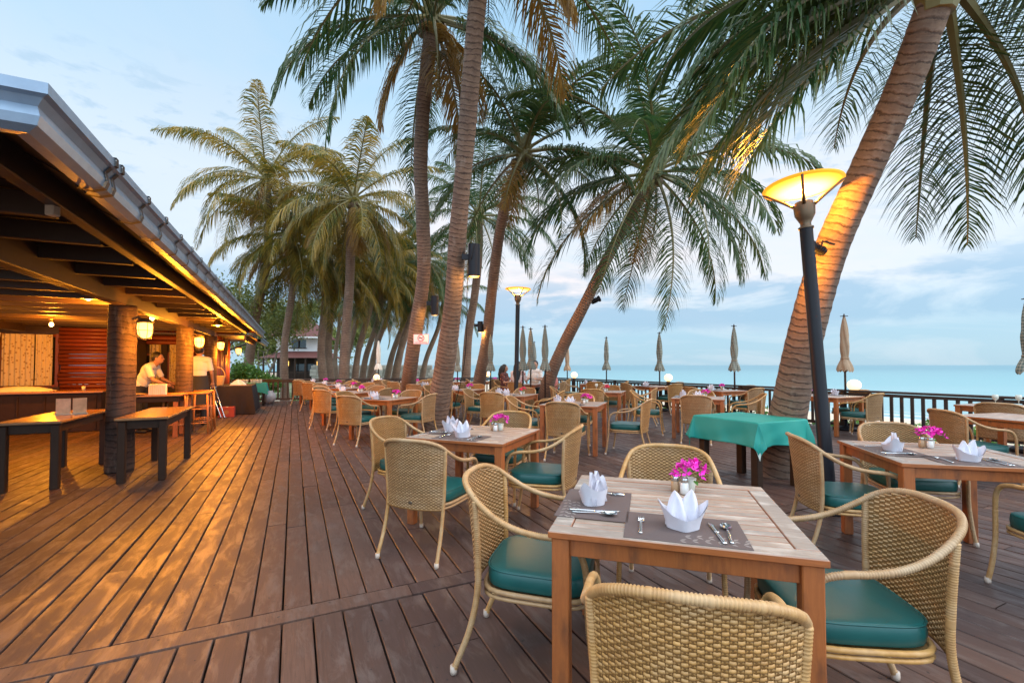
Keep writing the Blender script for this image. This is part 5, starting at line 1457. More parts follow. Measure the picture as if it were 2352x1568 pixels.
# tables: x, y, angle deg, phrase, chairs {side: (distance, lateral, extra rotation deg)}, settings, flower spot, detail
D_ = .70
TABLES = [
 (.71, 2.05, -16.5, 'the nearest table in front', dict(near=(.70, .0, 1), left=(.60, .0, 2), right=(.63, -.02, 8), far=(.66, -.02, -2)), ('near', 'left'), (.10, .27), False),
 (-.325, 4.235, -22.5, 'the table before the thick pale palm trunk', dict(near=(.76, .0, 2), left=(.72, .05, -4), right=(.62, .04, 5), far=(.66, .05, 0)), ('near', 'left'), (.14, .22), False),
 (1.02, 7.47, -21, 'the table just left of the teal-clothed table', dict(near=(.70, .05, 0), left=(.78, .10, 6), right=(.86, .0, -4), far=(.66, .1, 0)), ('near', 'left'), (.18, .1), False),
 (3.06, 3.27, -14, 'the second-nearest table, at the right edge', dict(near=(.60, .36, 8), left=(.62, .06, 0), far=(.62, -.12, 0)), ('near', 'left'), (.08, .26), False),
 (-.02, 9.69, -21, 'the red-flowered table left of the far street lamp', dict(near=(.66, -.05, 0), left=(.74, .0, 4), right=(.80, 0, 6), far=(.66, 0, 0)), ('near', 'left'), (.22, .15), True),
 (2.2, 10.9, -21, 'the red-flowered table with wine glasses', dict(near=(.68, -.1, 0), left=(.95, .1, 10), right=(.86, 0, 0), far=(.66, 0, 0)), (), (.05, .05), True),
 (3.62, 8.85, -25, 'the table directly behind the teal-clothed table', dict(near=(.70, .0, 0), left=(.95, .0, 4), right=(.80, 0, 4), far=(.7, 0, 0)), ('near', 'left'), (.12, .12), False),
 (6.1, 5.45, 15, 'the table at the right edge behind the second-nearest', dict(left=(.72, -.1, -20),), (), None, False),
 (2.75, 15.2, -10, 'the rail table left of the leftmost sea-view parasol', dict(near=(.7, 0, 0), left=(.75, 0, 0), right=(.75, 0, 0)), ('left', 'far'), None, False),
 (4.2, 13.6, 22, 'the rail table under the leftmost sea-view parasol', dict(left=(.7, 0, 0), right=(.7, 0, 0), near=(.7, 0, 0)), ('left', 'far'), None, False),
 (5.2, 11.4, 24, 'the rail table under the middle sea-view parasol', dict(left=(.7, 0, 0), right=(.72, 0, -10), near=(.75, 0, 0)), ('left', 'far'), (.2, .1), False),
 (6.45, 9.35, 25, 'the rail table under the beige parasol', dict(near=(.66, -.1, 0), right=(.70, -.05, 55 - 90 + 20)), ('right',), (.0, .2), False),
 (7.62, 7.0, 22, 'the rail table with drinks at the right edge', dict(left=(.78, .25, 10), near=(.68, -.2, 0)), (), None, False),
 (-2.43, 8.69, -21, 'the first table of the left row', dict(near=(.66, -.05, 0), left=(.68, 0, 0), right=(.72, 0, 4), far=(.66, 0, 0)), ('near', 'left'), (.2, .1), False),
 (-3.75, 10.65, -22, 'the second table of the left row', dict(near=(.66, 0, 0), left=(.68, 0, 0), right=(.68, 0, 4), far=(.66, 0, 0)), ('near', 'left'), (.2, .1), False),
 (-4.6, 12.6, -22, 'the third table of the left row', dict(near=(.66, 0, 0), left=(.68, 0, 0), right=(.68, 0, 0), far=(.66, 0, 0)), ('near', 'left'), (.2, .1), False),
 (-5.7, 14.4, -22, 'the fourth table of the left row', dict(near=(.66, 0, 0), left=(.68, 0, 0), right=(.68, 0, 0), far=(.66, 0, 0)), ('near', 'left'), (.2, .1), False),
 (-6.9, 16.3, -22, 'the last table of the left row', dict(near=(.66, 0, 0), left=(.68, 0, 0), right=(.68, 0, 0)), ('near', 'left'), (.2, .1), False),
 (-1.3, 11.6, -21, 'the table right behind the thick pale trunk', dict(near=(.66, 0, 0), left=(.68, 0, 4), right=(.70, 0, 0), far=(.66, 0, 0)), ('near', 'left'), (.2, .1), False),
 (-2.35, 13.3, -21, 'the table between the two middle palm trunks', dict(near=(.66, 0, 0), left=(.68, 0, 0), right=(.68, 0, 0), far=(.66, 0, 0)), ('near', 'left'), (.2, .1), False),
 (-3.4, 15.2, -21, 'the table left of the sign-bearing palm', dict(near=(.66, 0, 0), left=(.68, 0, 0), right=(.68, 0, 0), far=(.66, 0, 0)), ('near', 'left'), (.2, .1), False),
 (-4.95, 17.2, 15, 'the far table beside the cream parasol', dict(near=(.66, 0, 0), left=(.68, 0, 0), right=(.68, 0, 0)), ('near', 'left'), None, False),
 (.45, 15.0, -21, 'the table of the seated guests', dict(near=(.72, .0, 0), left=(.75, 0, 0), far=(.75, -.1, 0), right=(.95, .1, 0)), (), None, False),
 (-.75, 17.6, 10, 'the far table between the curved palm and lamp', dict(near=(.68, 0, 0), left=(.68, 0, 0)), (), (.1, .1), False),
 (-2.2, 17.1, -20, 'the far table left of the curved palm', dict(near=(.68, 0, 0), left=(.68, 0, 0), right=(.68, 0, 0)), (), (.1, .1), False),
 (1.25, 17.8, -20, 'the far table behind the leaning palm base', dict(near=(.68, 0, 0), right=(.70, 0, 0)), ('near', 'left'), None, False),
]
for i, (x, y, a, ph, ch, sets, fl, red) in enumerate(TABLES):
    ang = R(a); make_table(x, y, ang, 'square teak table: ' + ph.replace('the ', '', 1))
    for side, (d, lat, ex) in ch.items():
        sa = ang + SIDE_ANG[side]; p = local(x, y, sa, lat, -d)
        chair(p.x, p.y, sa + R(90) + R(ex), 'wicker armchair, %s side of %s' % (side, ph))
    near = y < 9
    for s in sets:
        sh = 0.0; nr = 0
        if i == 0: sh = {'near': 0.03, 'left': .07}[s]
        setting(x, y, ang, s, ph, cut=(y < 11), shift=sh, naprot=0.1 if s == 'near' else -.35)
    if fl: centre(x, y, ang, fl[0], fl[1], ph, red, i)
# loose napkin on the seat of the chair by the rail, drinks on the right-edge rail table
cloth_heap((7.0, 7.52, .484), .16, .11, 'crumpled white napkin lying on the chair seat by the right rail', seed=9)
def wineglass(p, label, group='wine glasses'):
    root = thing('wine_glass', p, 0, label, 'wine glass', group); b = MB(); b.lathe([(.034, 0), (.033, .003), (.005, .008), (.004, .08), (.012, .09), (.034, .115), (.038, .14), (.032, .175), (.030, .175), (.034, .14), (.028, .115)], 18); b.build('bowl', M['pot'], root, smooth=True)
for k, (px_, lab) in enumerate(((-.20, 'left'), (.02, 'right'))): wineglass(local(2.2, 10.9, R(-21), px_, .1, TH + .001), 'wine glass, %s one of the pair on the red-flowered rail-side table' % lab)
for k, (dx, dy, lab) in enumerate(((-.25, .05, 'nearest the railing'), (-.02, -.12, 'beside the milky drink'))): wineglass(local(7.62, 7.0, R(22), dx, dy, TH + .001), 'wine glass on the right-edge drinks table, ' + lab)
dr = thing('iced_drink', local(7.62, 7.0, R(22), .05, -.25, TH + .001), 0, 'tumbler of milky brown drink with a straw on the right-edge table', 'drink')
b = MB(); b.lathe([(.03, 0), (.038, .12), (.035, .12), (.03, .10)], 16); b.build('tumbler', M['glass_pepper'], dr, smooth=True); b = MB(); b.tube([(0, 0, .02), (.03, .01, .21)], .0035, 6); b.build('straw', M['black_metal'], dr)
pl = thing('plate', local(7.62, 7.0, R(22), -.25, -.25, TH + .001), 0, 'white plate with a folded cloth on the right-edge drinks table', 'plate')
b = MB(); b.lathe([(.05, 0), (.07, .004), (.12, .016), (.118, .018), (.06, .008)], 22); b.build('plate_disc', M['pot'], pl, smooth=True)

# ================================================================ TEAL-CLOTHED TABLE
gx, gy = 2.80, 5.42
G = thing('cloth_side_table', (gx, gy, 0), A, 'dark-legged table under the teal cloth, in front of the largest palm', 'table')
for sx in (-1, 1):
    for sy in (-1, 1): b = MB(); b.bbox((0, 0, .36), (.085, .085, .72), .005); o = b.build('leg', M['dark_wood'], G); o.location = (sx * .33, sy * .35, 0)
b = MB(); b.bbox((0, 0, .745), (.80, .85, .03), .004); b.bbox((0, 0, .69), (.70, .74, .07), .004); b.build('tabletop', M['dark_wood'], G)
def big_cloth():
    hw, hl, h = .405, .43, .7645; b = MB(); n = 22
    over = {'f': .27, 'r': .25, 'b': .24, 'l': .24}
    # square sheet draped: parametrise sheet coordinates, fold down past the edge, corners hang lower and flare
    U = np.linspace(-hw - .27, hw + .27, 113); V = np.linspace(-hl - .27, hl + .27, 117); vs = []
    for v_ in V:
        for u_ in U:
            ex = max(0, abs(u_) - hw); ey = max(0, abs(v_) - hl); sx = math.copysign(1, u_); sy = math.copysign(1, v_)
            x = min(hw, abs(u_)); y = min(hl, abs(v_)); z = h
            if ex and not ey:
                z -= ex; x = hw + .006 + ex * (.07 + .05 * math.sin(v_ * 13 + 1)) + .008 * math.sin(v_ * 9) * ex / .3
            elif ey and not ex:
                z -= ey; y = hl + .006 + ey * (.07 + .05 * math.sin(u_ * 12)) + .008 * math.sin(u_ * 8) * ey / .3
            elif ex and ey:
                r_ = math.hypot(ex, ey); a = math.atan2(ey, ex); drop = r_ * .97; z -= drop
                fold = .5 - .5 * math.cos(4 * a)
                flare = r_ * (.34 * (1 - abs(math.sin(2 * a)) * .0)) 
                x = hw + .006 + flare * math.cos(a) ** 2 * (1.0 - .55 * fold) + .02 * fold * ex; y = hl + .006 + flare * math.sin(a) ** 2 * (1.0 - .55 * fold) + .02 * fold * ey
            dd_ = math.hypot(ex, ey) / .27
            wr = .006 * dd_ * (math.sin(u_ * 23 + v_ * 7) + .6 * math.sin(v_ * 31 - u_ * 11)) + (.012 * dd_ * math.sin(u_ * 5.3 + v_ * 3.1 + 1))
            cr = -.0022 * (math.exp(-(u_ / .006) ** 2) + math.exp(-(v_ / .006) ** 2) + math.exp(-((abs(u_) - .33) / .006) ** 2) + math.exp(-((abs(v_) - .33) / .006) ** 2))
            if ex: x += wr
            if ey: y += wr
            vs.append((x * sx, y * sy, z + (cr if not (ex or ey) else .010 * dd_ * math.sin(u_ * 6 + v_ * 5)) + .0012 * math.sin(u_ * 17) * math.cos(v_ * 13)))
    w_ = len(U); b.add(vs, [(j * w_ + i, j * w_ + i + 1, (j + 1) * w_ + i + 1, (j + 1) * w_ + i) for j in range(len(V) - 1) for i in range(w_ - 1)])
    o = b.build('tablecloth', M['green_cloth'], smooth=True); md = o.modifiers.new('t', 'SOLIDIFY'); md.thickness = .003; md.offset = 1
    return o
o = big_cloth(); o.location = (gx, gy, 0); o.rotation_euler = (0, 0, A); c_ = MB(); p_ = [Vector(q) for q in ((-.462, -.432, .49), (-.418, -.478, .52), (-.470, -.492, .375))]; d_ = Vector((-.003, -.003, 0))
c_.add(p_ + [q + d_ for q in p_], [(0, 2, 1), (3, 4, 5), (0, 1, 4, 3), (1, 2, 5, 4), (2, 0, 3, 5)]); c_.build('turned_corner', M['cloth_under'], o)
tag(o, 'teal cloth draped over the dark-legged table in front of the largest palm', 'tablecloth')

# ================================================================ LAMP POSTS, GLOBES, PARASOLS, FITTINGS
def street_lamp(base, top, k, label, power, seed=0):
    base = Vector(base); top = Vector(top); root = thing('street_lamp', base, 0, label, 'street lamp', 'bowl-topped street lamps')
    d = top - base; L = d.length; q = d.to_track_quat('Z', 'X'); 
    holder = root; root.rotation_mode = 'QUATERNION'; root.rotation_quaternion = q
    H = L
    b = MB(); b.lathe([(.10 * k, 0), (.10 * k, .02), (.065 * k, .03), (.058 * k, .06), (.055 * k, H - .42 * k), (.055 * k, H - .41 * k)], 22); b.build('pole', M['black_metal'], root, smooth=True, auto=40)
    b = MB(); b.lathe([(.064 * k, H - .415 * k), (.064 * k, H - .40 * k), (.045 * k, H - .39 * k), (.045 * k, H - .36 * k), (.06 * k, H - .33 * k), (.085 * k, H - .28 * k), (.09 * k, H - .20 * k), (.075 * k, H - .195 * k), (.075 * k, H - .16 * k)], 22); b.build('collar', M['bronze'], root, smooth=True, auto=40)
    dish = MB(); n = 40
    dish.lathe([(.02 * k, H - .065 * k), (.20 * k, H - .045 * k), (.315 * k, H - .012 * k)], n, cap=False); dish.lathe([(.315 * k, H + .004), (.2 * k, H + .03 * k), (.02 * k, H + .04 * k)], n, cap=False)
    dish.build('diffuser', M['bowl_glow'], root, smooth=True)
    b = MB(); b.lathe([(.314 * k, H - .014 * k), (.332 * k, H - .006 * k), (.336 * k, H + .003 * k), (.332 * k, H + .010 * k), (.314 * k, H + .006 * k)], n, cap=False); b.build('rim', M['bowl_rim'], root, smooth=True)
    for a in range(4):
        an = a * math.pi / 2 + .45; c_, s_ = math.cos(an), math.sin(an)
        b = MB(); b.tube([(.07 * k * c_, .07 * k * s_, H - .20 * k), (.16 * k * c_, .16 * k * s_, H - .13 * k), (.33 * k * c_, .33 * k * s_, H - .005)], [.016 * k, .013 * k, .011 * k], 7); b.build('bracket', M['bronze'], root, smooth=True)
    b = MB(); b.lathe([(.035 * k, H - .16 * k), (.038 * k, H - .145 * k)], 18); b.build('lamp_glass', M['bowl_glow'], root, smooth=True)
    point_light('lamp_light', root, (0, 0, H - .10 * k), power, (1, .38, .03), .03)
    return root
bowl = atZ(1843, 428, 4.45)
street_lamp(onz(1908, 1178, 0), bowl, 1.04, 'tall black lamp post with glowing orange bowl in front of the largest palm', 100)
street_lamp((atZ(1184, 960, 11.8).x, 11.8, 0), atZ(1190, 664, 11.8), 1.0, 'farther black lamp post with glowing bowl, left of the closed parasols', 60)

def globe(px, py, Y, r, label, z=None, group='glowing globes on the railing'):
    p = atZ(px, py, Y); root = thing('globe_lamp', (p.x, p.y, .853), 0, label, 'globe lamp', group)
    b = MB(); b.ball((0, 0, p.z - .853 if p.z > .95 else .13), r, 16, (1, 1, .92)); b.build('globe', M['globe'], root, smooth=True)
    b = MB(); zz = max(.02, (p.z - .853 if p.z > .95 else .13) - r); b.lathe([(.07, 0), (.07, .012), (.05, .02), (.05, zz + .03)], 14); b.build('base', M['bronze'], root, smooth=True)
    point_light('lamp_light', root, (0, 0, (p.z - .853 if p.z > .95 else .13)), 14, (1, .68, .3), r * 1.05); return root
globe(1962, 884, 9.72, .125, 'glowing globe on the rail beside the beige parasol')
globe(1535, 867, 13.9, .12, 'glowing globe on the rail between the two middle parasols')
globe(1319, 861, 17.5, .125, 'glowing globe on the rail right of the leaning palm')
globe(1120, 861, 19.7, .12, 'glowing globe on the far rail beside the curved palm')
gl = thing('table_lantern', (atZ(865, 870, 17.2).x, 17.2, TH + .001), 0, 'orange table lantern on the far table by the cream parasol', 'lantern')
b = MB(); b.ball((0, 0, .16), .12, 12); b.build('glass', M['globe'], gl, smooth=True); b = MB(); b.lathe([(.10, 0), (.09, .05)], 14); 
for k in range(6): b.tube([(.10 * math.cos(k * 1.047), .10 * math.sin(k * 1.047), .03), (.125 * math.cos(k * 1.047), .125 * math.sin(k * 1.047), .16), (.02 * math.cos(k * 1.047), .02 * math.sin(k * 1.047), .31)], .007, 5)
b.build('cage', M['bronze'], gl); point_light('lamp_light', gl, (0, 0, .16), 12, (1, .6, .2), .12)

def parasol_mesh(mat, seed):
    rs = random.Random(seed); b = MB(); n = 32; rows = 40; ph = rs.uniform(0, 6)
    def fn(i, j):
        a = i * 6.2832; zz = 1.22 + 1.13 * j
        env = np.interp(j, [0, .10, .2, .26, .45, .75, .93, 1.0], [.14, .125, .075, .066, .085, .066, .038, .02])
        tw = a + 2.2 * j + ph; r_ = env * (1 + .13 * math.sin(4 * tw) + .07 * math.sin(8 * tw + 1)) * (1 + .02 * math.sin(j * 40))
        return (r_ * math.cos(a), r_ * math.sin(a), zz + (.03 * math.sin(8 * tw) if j == 0 else 0))
    b.grid(fn, n, rows, closed_u=True); b.add([fn(k / n, 1) for k in range(n)], [tuple(range(n))])
    return b.mesh('folded_canopy', mat, True)
PAR = {'check': [parasol_mesh(M['check'], 1), parasol_mesh(M['check'], 2)], 'beige': [parasol_mesh(M['beige_cloth'], 3)], 'cream': [parasol_mesh(M['white_cloth'], 4)]}
b = MB(); b.lathe([(.021, 0), (.021, 2.38), (.012, 2.40), (.006, 2.42)], 10); b.tube([(-.07, 0, 2.365), (0, 0, 2.37), (.07, 0, 2.365)], .008, 6); b.tube([(0, -.07, 2.365), (0, .07, 2.368)], .008, 6); PPOLE = b.mesh('pole', M['rail'], True)
b = MB(); b.lathe([(.24, 0), (.24, .05), (.20, .075), (.03, .085), (.03, .22)], 20); PBASE = b.mesh('base', M['black_metal'], True)
b = MB(); b.tube([(.078 * math.cos(k * .35), .078 * math.sin(k * .35), 1.485) for k in range(18)], .008, 5, closed=True); PTIE = b.mesh('tie_strap', M['beige_cloth'])
def parasol(px, Y, kind, label, k=1.0, rz=0.0, ptop=None):
    p = atZ(px, 850, Y); root = thing('closed_parasol', (p.x, Y, 0), rz, label, 'parasol', 'closed parasols on the deck')
    if ptop: k = atZ(px, ptop, Y).z / 2.42
    root.scale = (1, 1, k)
    link('pole', PPOLE, root); link('folded_canopy', PAR[kind][int(px) % len(PAR[kind])], root); link('base', PBASE, root); link('tie_strap', PTIE, root); return root
parasol(1201, 12.3, 'check', 'checked closed parasol just right of the far lamp post', rz=.3, ptop=747)
parasol(1219, 13.3, 'check', 'checked closed parasol in the middle of the tight cluster', rz=1, ptop=751)
parasol(1227, 18.0, 'check', 'small checked closed parasol tucked behind the tight cluster', rz=2, ptop=783)
parasol(1252, 12.1, 'check', 'checked closed parasol touching the leaning palm trunk', rz=3, ptop=745)
parasol(1303, 18.3, 'beige', 'small beige closed parasol right of the leaning palm', ptop=786)
parasol(1393, 16.1, 'check', 'leftmost checked parasol against the open sea', rz=4, ptop=772)
parasol(1515, 13.8, 'check', 'checked closed parasol in the middle of the sea view', rz=5, ptop=761)
parasol(1687, 11.75, 'check', 'checked closed parasol left of the largest palm', rz=1.5, ptop=744)
parasol(1941, 9.75, 'beige', 'beige closed parasol right of the largest palm', rz=.8, ptop=720)
parasol(2364, 7.2, 'check', 'checked closed parasol cut off by the right photo edge', rz=.2, ptop=678)
parasol(1127, 14.6, 'check', 'checked closed parasol between the curved palm and far lamp post', rz=2.2, ptop=767)
parasol(1051, 16.8, 'check', 'checked closed parasol just right of the thick pale trunk', rz=3.3, ptop=783)
parasol(869, 17.6, 'cream', 'cream closed parasol at the far garden rail', ptop=778)

# cylinder lamps on trunks, spotlights, sign, cables
def tube_lamp(px, py0, py1, Y, r, label, power):
    a, c = atZ(px, py0, Y), atZ(px, py1, Y); h = (a.z - c.z); root = thing('tree_wall_lamp', (a.x, Y, c.z), 0, label, 'wall lamp', 'black cylinder lamps on palm trunks')
    b = MB(); b.lathe([(r * .97, .01), (r, 0), (r, h), (r * .9, h), (r * .9, h - .02)], 20, cap=False); b.lathe([(r * .9, h * .6), (.001, h * .6)], 20, cap=False); b.build('cylinder', M['black_metal'], root, smooth=True, auto=40)
    b = MB(); b.lathe([(r * .9, .02), (.001, .02)], 20, cap=False); b.build('lamp_glass', M['lantern_glow'], root)
    b = MB(); b.bbox((-r - .05, .0, h * .62), (.12, .05, .10), .004); b.build('bracket', M['black_metal'], root)
    point_light('lamp_light', root, (0, 0, -.05), power, (1, .55, .15), .04); return root
tube_lamp(1089, 562, 636, 7.75, .10, 'largest black cylinder lamp, on the thick pale palm trunk', 16)
tube_lamp(999, 680, 724, 11.6, .10, 'black cylinder lamp on the sign-bearing palm', 16)
tube_lamp(1103, 738, 762, 15.0, .09, 'small black cylinder lamp on the curved palm trunk', 16)
def spot(p, rz, label, lens, k=1.0):
    root = thing('spotlight', p, rz, label, 'spotlight'); rot = Matrix.Rotation(R(65), 3, 'Y')
    b = MB(); b.lathe([(.05 * k, -.10 * k), (.055 * k, -.09 * k), (.055 * k, .06 * k), (.075 * k, .09 * k), (.075 * k, .12 * k), (.065 * k, .12 * k), (.06 * k, .10 * k)], 16, rot=rot); 
    for q in range(4): b.lathe([(.064 * k, -.07 * k + q * .03 * k), (.064 * k, -.06 * k + q * .03 * k)], 16, rot=rot)
    b.build('housing', M['black_metal'], root, smooth=True, auto=40)
    b = MB(); b.lathe([(.062 * k, .105 * k), (.001, .105 * k)], 16, rot=rot, cap=False); b.build('lens', lens, root)
    b = MB(); b.tube([(0, -.07 * k, 0), (-.02 * k, -.07 * k, .09 * k), (-.10 * k, 0, .10 * k), (-.02 * k, .07 * k, .09 * k), (0, .07 * k, 0)], .008 * k, 6); b.tube([(-.10 * k, 0, .10 * k), (-.22 * k, 0, .06 * k)], .014 * k, 6); b.build('bracket', M['black_metal'], root); return root
spot(atZ(1367, 690, 13.2), 0, 'small black spotlight with green lens on the leaning palm', M['green_lens'], 1.25)
s_ = spot(atZ(1878, 572, 4.70), R(180), 'black floodlight strapped to the largest palm trunk', M['lantern_glow'], .8)
point_light('lamp_light', s_, (.12, .0, -.20), 26, (1, .38, .03), .04)
sg = thing('no_smoking_sign', atZ(968, 779, 11.9) + Vector((0, -.06, 0)), 0, 'white no smoking sign nailed to the slim palm trunk', 'sign')
b = MB(); b.bbox((0, 0, 0), (.40, .012, .26), .002); b.build('plate', M['sign_white'], sg)
b = MB(); rot = Matrix.Rotation(R(90), 3, 'X')
b.tube([(.08 * math.cos(a), -.009, .03 + .08 * math.sin(a)) for a in np.linspace(0, 6.2832, 28, endpoint=False)], .008, 5, closed=True); b.tube([(-.055, -.009, .085), (.055, -.009, -.025)], .007, 5)
b.bbox((0, -.007, .125), (.395, .004, .006), .001); b.bbox((0, -.007, -.125), (.395, .004, .006), .001); b.bbox((-.195, -.007, 0), (.006, .004, .25), .001); b.bbox((.195, -.007, 0), (.006, .004, .25), .001)
b.build('red_symbol', M['sign_red'], sg)
b = MB(); b.bbox((-.01, -.008, .03), (.10, .004, .018), .001); b.bbox((.05, -.008, .055), (.012, .004, .03), .001); b.build('cigarette', M['sign_black'], sg)
cu = bpy.data.curves.new('lettering', 'FONT'); cu.body = 'NO SMOKING'; cu.size = .05; cu.align_x = 'CENTER'; cu.extrude = .001
tmp = bpy.data.objects.new('lettering_source', cu); COL.objects.link(tmp); cu.materials.append(M['sign_red'])
me = bpy.data.meshes.new_from_object(tmp, depsgraph=bpy.context.evaluated_depsgraph_get()); bpy.data.objects.remove(tmp)
o = link('lettering', me, sg); o.location = (0, -.008, -.105); o.rotation_euler = (R(90), 0, 0)
# electric box at the big palm foot
eb = thing('socket_box', (3.12, 5.72, .22), 0, 'small pale power socket box at the foot of the largest palm', 'socket box')
b = MB(); b.bbox((0, 0, .0), (.13, .07, .32), .01); b.build('housing', M['cream'], eb); b = MB()
for k in range(3): b.bbox((0, -.037, -.06 + k * .05), (.07, .004, .03), .001)
b.build('socket', M['sign_black'], eb); b = MB(); b.tube(catmull([(0, 0, -.16), (.02, -.02, -.2), (0.03, 0, -.22)], .01), .008, 5); b.build('cable', M['cream'], eb)
def cable(pts_, label):
    b = MB(); b.tube([tuple(p) for p in catmull(pts_, .1)], .008, 5, uvs=False); o = b.build('power_cable', M['wire']); tag(o, label, 'cable')
cable([atZ(1090, 560, 7.5), atZ(1074, 640, 7.85), atZ(1072, 760, 8.3), atZ(1062, 860, 8.85), onz(1030, 985, .02)], 'black cable running down the thick pale palm trunk')

# ================================================================ PEOPLE
def person(name_label, loc, rz, J, shirt, pants, hair='short', k=1.0, sleeves='short', skirt=None, group=None, apron=False):
    """J: joints in local metres, facing +y. one remeshed continuous body; clothes and hair are children"""
    root = thing('person', loc, rz, name_label, 'person', group)
    V_ = {a: Vector(p) for a, p in J.items()}
    b = MB()
    def limb(a, c, r0, r1, n=9, bb=None):
        bb = bb or b; p, q = (V_[a] if isinstance(a, str) else a), (V_[c] if isinstance(c, str) else c)
        bb.tube([tuple(p.lerp(q, t_)) for t_ in (0, .3, .7, 1)], [r0, (r0 * .72 + r1 * .28) * 1.03, (r0 * .3 + r1 * .7), r1], n, uvs=False); bb.ball(p, r0, 7); bb.ball(q, r1, 7)
    def torso(bb, g=0.0):
        pel, che, nk = V_['pelvis'], V_['chest'], V_['neck']
        ax = (V_['shR'] - V_['shL']).normalized()
        rot = Matrix(((ax.x, -ax.y, 0), (ax.y, ax.x, 0), (0, 0, 1)))
        bb.ball(pel, .15 + g, 10, (1.05, .72, .8), rot); bb.ball(pel.lerp(che, .5), .135 + g, 10, (1.0, .70, 1.2), rot); bb.ball(che, .155 + g, 10, (1.08, .70, 1.05), rot)
        bb.tube([tuple(V_['shL']), tuple((V_['shL'] + V_['shR']) / 2 + Vector((0, 0, .02))), tuple(V_['shR'])], [.058 + g, .075 + g, .058 + g], 9, uvs=False); bb.ball(V_['shL'], .058 + g, 7); bb.ball(V_['shR'], .058 + g, 7)
    torso(b); limb('neck', 'head', .052, .05)
    hd = V_['head'] + Vector((0, .012, .085)); hr = V_.get('look', Vector((0, 1, 0)))
    hr = Vector((hr.x, hr.y, 0)).normalized(); rm = Matrix(((hr.y, hr.x, 0), (-hr.x, hr.y, 0), (0, 0, 1)))
    def H(x, y, z): return hd + rm @ Vector((x, y, z))
    b.ball(hd, .105, 12, (.74, .90, 1.12), rm); b.ball(H(0, .035, -.055), .062, 9, (.85, .9, .8), rm); b.tube([H(0, .086, .02), H(0, .108, -.018), H(0, .09, -.026)], [.008, .014, .008], 6, uvs=False)
    for s in (-1, 1): b.ball(H(s * .078, -.005, -.005), .02, 6, (.4, .8, 1.3), rm)
    b.ball(H(0, .085, -.058), .02, 6, (1.1, .5, .5), rm)
    for s, e in ((-1, 'L'), (1, 'R')):
        limb('sh' + e, 'el' + e, .046, .036); limb('el' + e, 'wr' + e, .036, .024)
        w_, f_ = V_['wr' + e], V_['wr' + e] - V_['el' + e]; f_ = f_.normalized(); sd_ = f_.orthogonal().normalized(); 
        pc = w_ + f_ * .045; b.ball(pc, .04, 7, (.9, .9, .9)); 
        for q in range(4):
            o_ = sd_ * (-.027 + q * .018); L = (.062, .072, .068, .055)[q]; p0 = w_ + f_ * .075 + o_; p1 = p0 + f_ * L * .5 - Vector((0, 0, .004)); p2 = p1 + f_ * L * .45 - Vector((0, 0, .014)); b.tube([p0 - f_ * .02, p0, p1, p2], [.010, .010, .009, .007], 5, uvs=False)
        t0 = w_ + f_ * .02 + sd_ * .034; b.tube([w_ + f_ * .01 + sd_ * .02, t0, t0 + f_ * .035 + sd_ * .018, t0 + f_ * .062 + sd_ * .014], [.012, .012, .010, .008], 5, uvs=False)
        limb('hip' + e, 'kn' + e, .078, .052); limb('kn' + e, 'an' + e, .052, .034)
        an = V_['an' + e]; fd = V_.get('foot', Vector((0, 1, 0))); b.tube([an + fd * -.05 - Vector((0, 0, .045)), an + fd * .03 - Vector((0, 0, .04)), an + fd * .15 - Vector((0, 0, .055))], [.03, .036, .024], 8, uvs=False)
    body = b.build('body', M['skin'], root, smooth=True); body.scale = (1, 1, 1)
    md = body.modifiers.new('r', 'REMESH'); md.mode = 'VOXEL'; md.voxel_size = .0085; md.use_smooth_shade = True
    c = MB(); torso(c, .014)
    for e in 'LR':
        mid = V_['sh' + e].lerp(V_['el' + e], .8 if sleeves == 'short' else 1.0); c.tube([tuple(V_['sh' + e]), tuple(mid)], [.062, .056], 9, uvs=False); c.ball(V_['sh' + e], .066, 7)
        if sleeves == 'long': c.tube([tuple(mid), tuple(V_['el' + e].lerp(V_['wr' + e], .9))], [.052, .036], 9, uvs=False); c.ball(V_['el' + e], .05, 7)
    so = c.build('shirt' if not skirt else 'dress', shirt, root, smooth=True); md = so.modifiers.new('r', 'REMESH'); md.mode = 'VOXEL'; md.voxel_size = .011; md.use_smooth_shade = True
    c = MB(); pel = V_['pelvis']; c.ball(pel - Vector((0, 0, .02)), .165, 9, (1.05, .75, .8))
    for e in 'LR':
        kn, an = V_['kn' + e], V_['an' + e]; c.tube([tuple(V_['hip' + e]), tuple(kn)], [.09, .068], 9, uvs=False); c.ball(kn, .068, 7); c.tube([tuple(kn), tuple(an)], [.066, .055], 9, uvs=False); c.ball(V_['hip' + e], .09, 7)
    po = c.build('trousers' if not skirt else 'skirt', pants, root, smooth=True); md = po.modifiers.new('r', 'REMESH'); md.mode = 'VOXEL'; md.voxel_size = .011; md.use_smooth_shade = True
    for e in 'LR':
        an = V_['an' + e]; fd = V_.get('foot', Vector((0, 1, 0))); c = MB(); c.tube([an + fd * -.06 - Vector((0, 0, .045)), an + fd * .05 - Vector((0, 0, .045)), an + fd * .17 - Vector((0, 0, .062))], [.036, .044, .03], 9, uvs=False); c.build('shoe', M['hair'], root, smooth=True)
    c = MB(); c.ball(H(0, -.022, .028), .108, 10, (.80, .92, 1.05), rm)
    if hair == 'long':
        c.tube([H(0, -.05, .06), H(0, -.10, -.04), H(0, -.125, -.20), H(0, -.12, -.36), H(0, -.10, -.44)], [.09, .105, .11, .085, .03], 12, uvs=False)
        for s in (-1, 1): c.tube([H(s * .06, .01, .05), H(s * .085, -.02, -.07), H(s * .09, -.05, -.20)], [.04, .04, .025], 8, uvs=False)
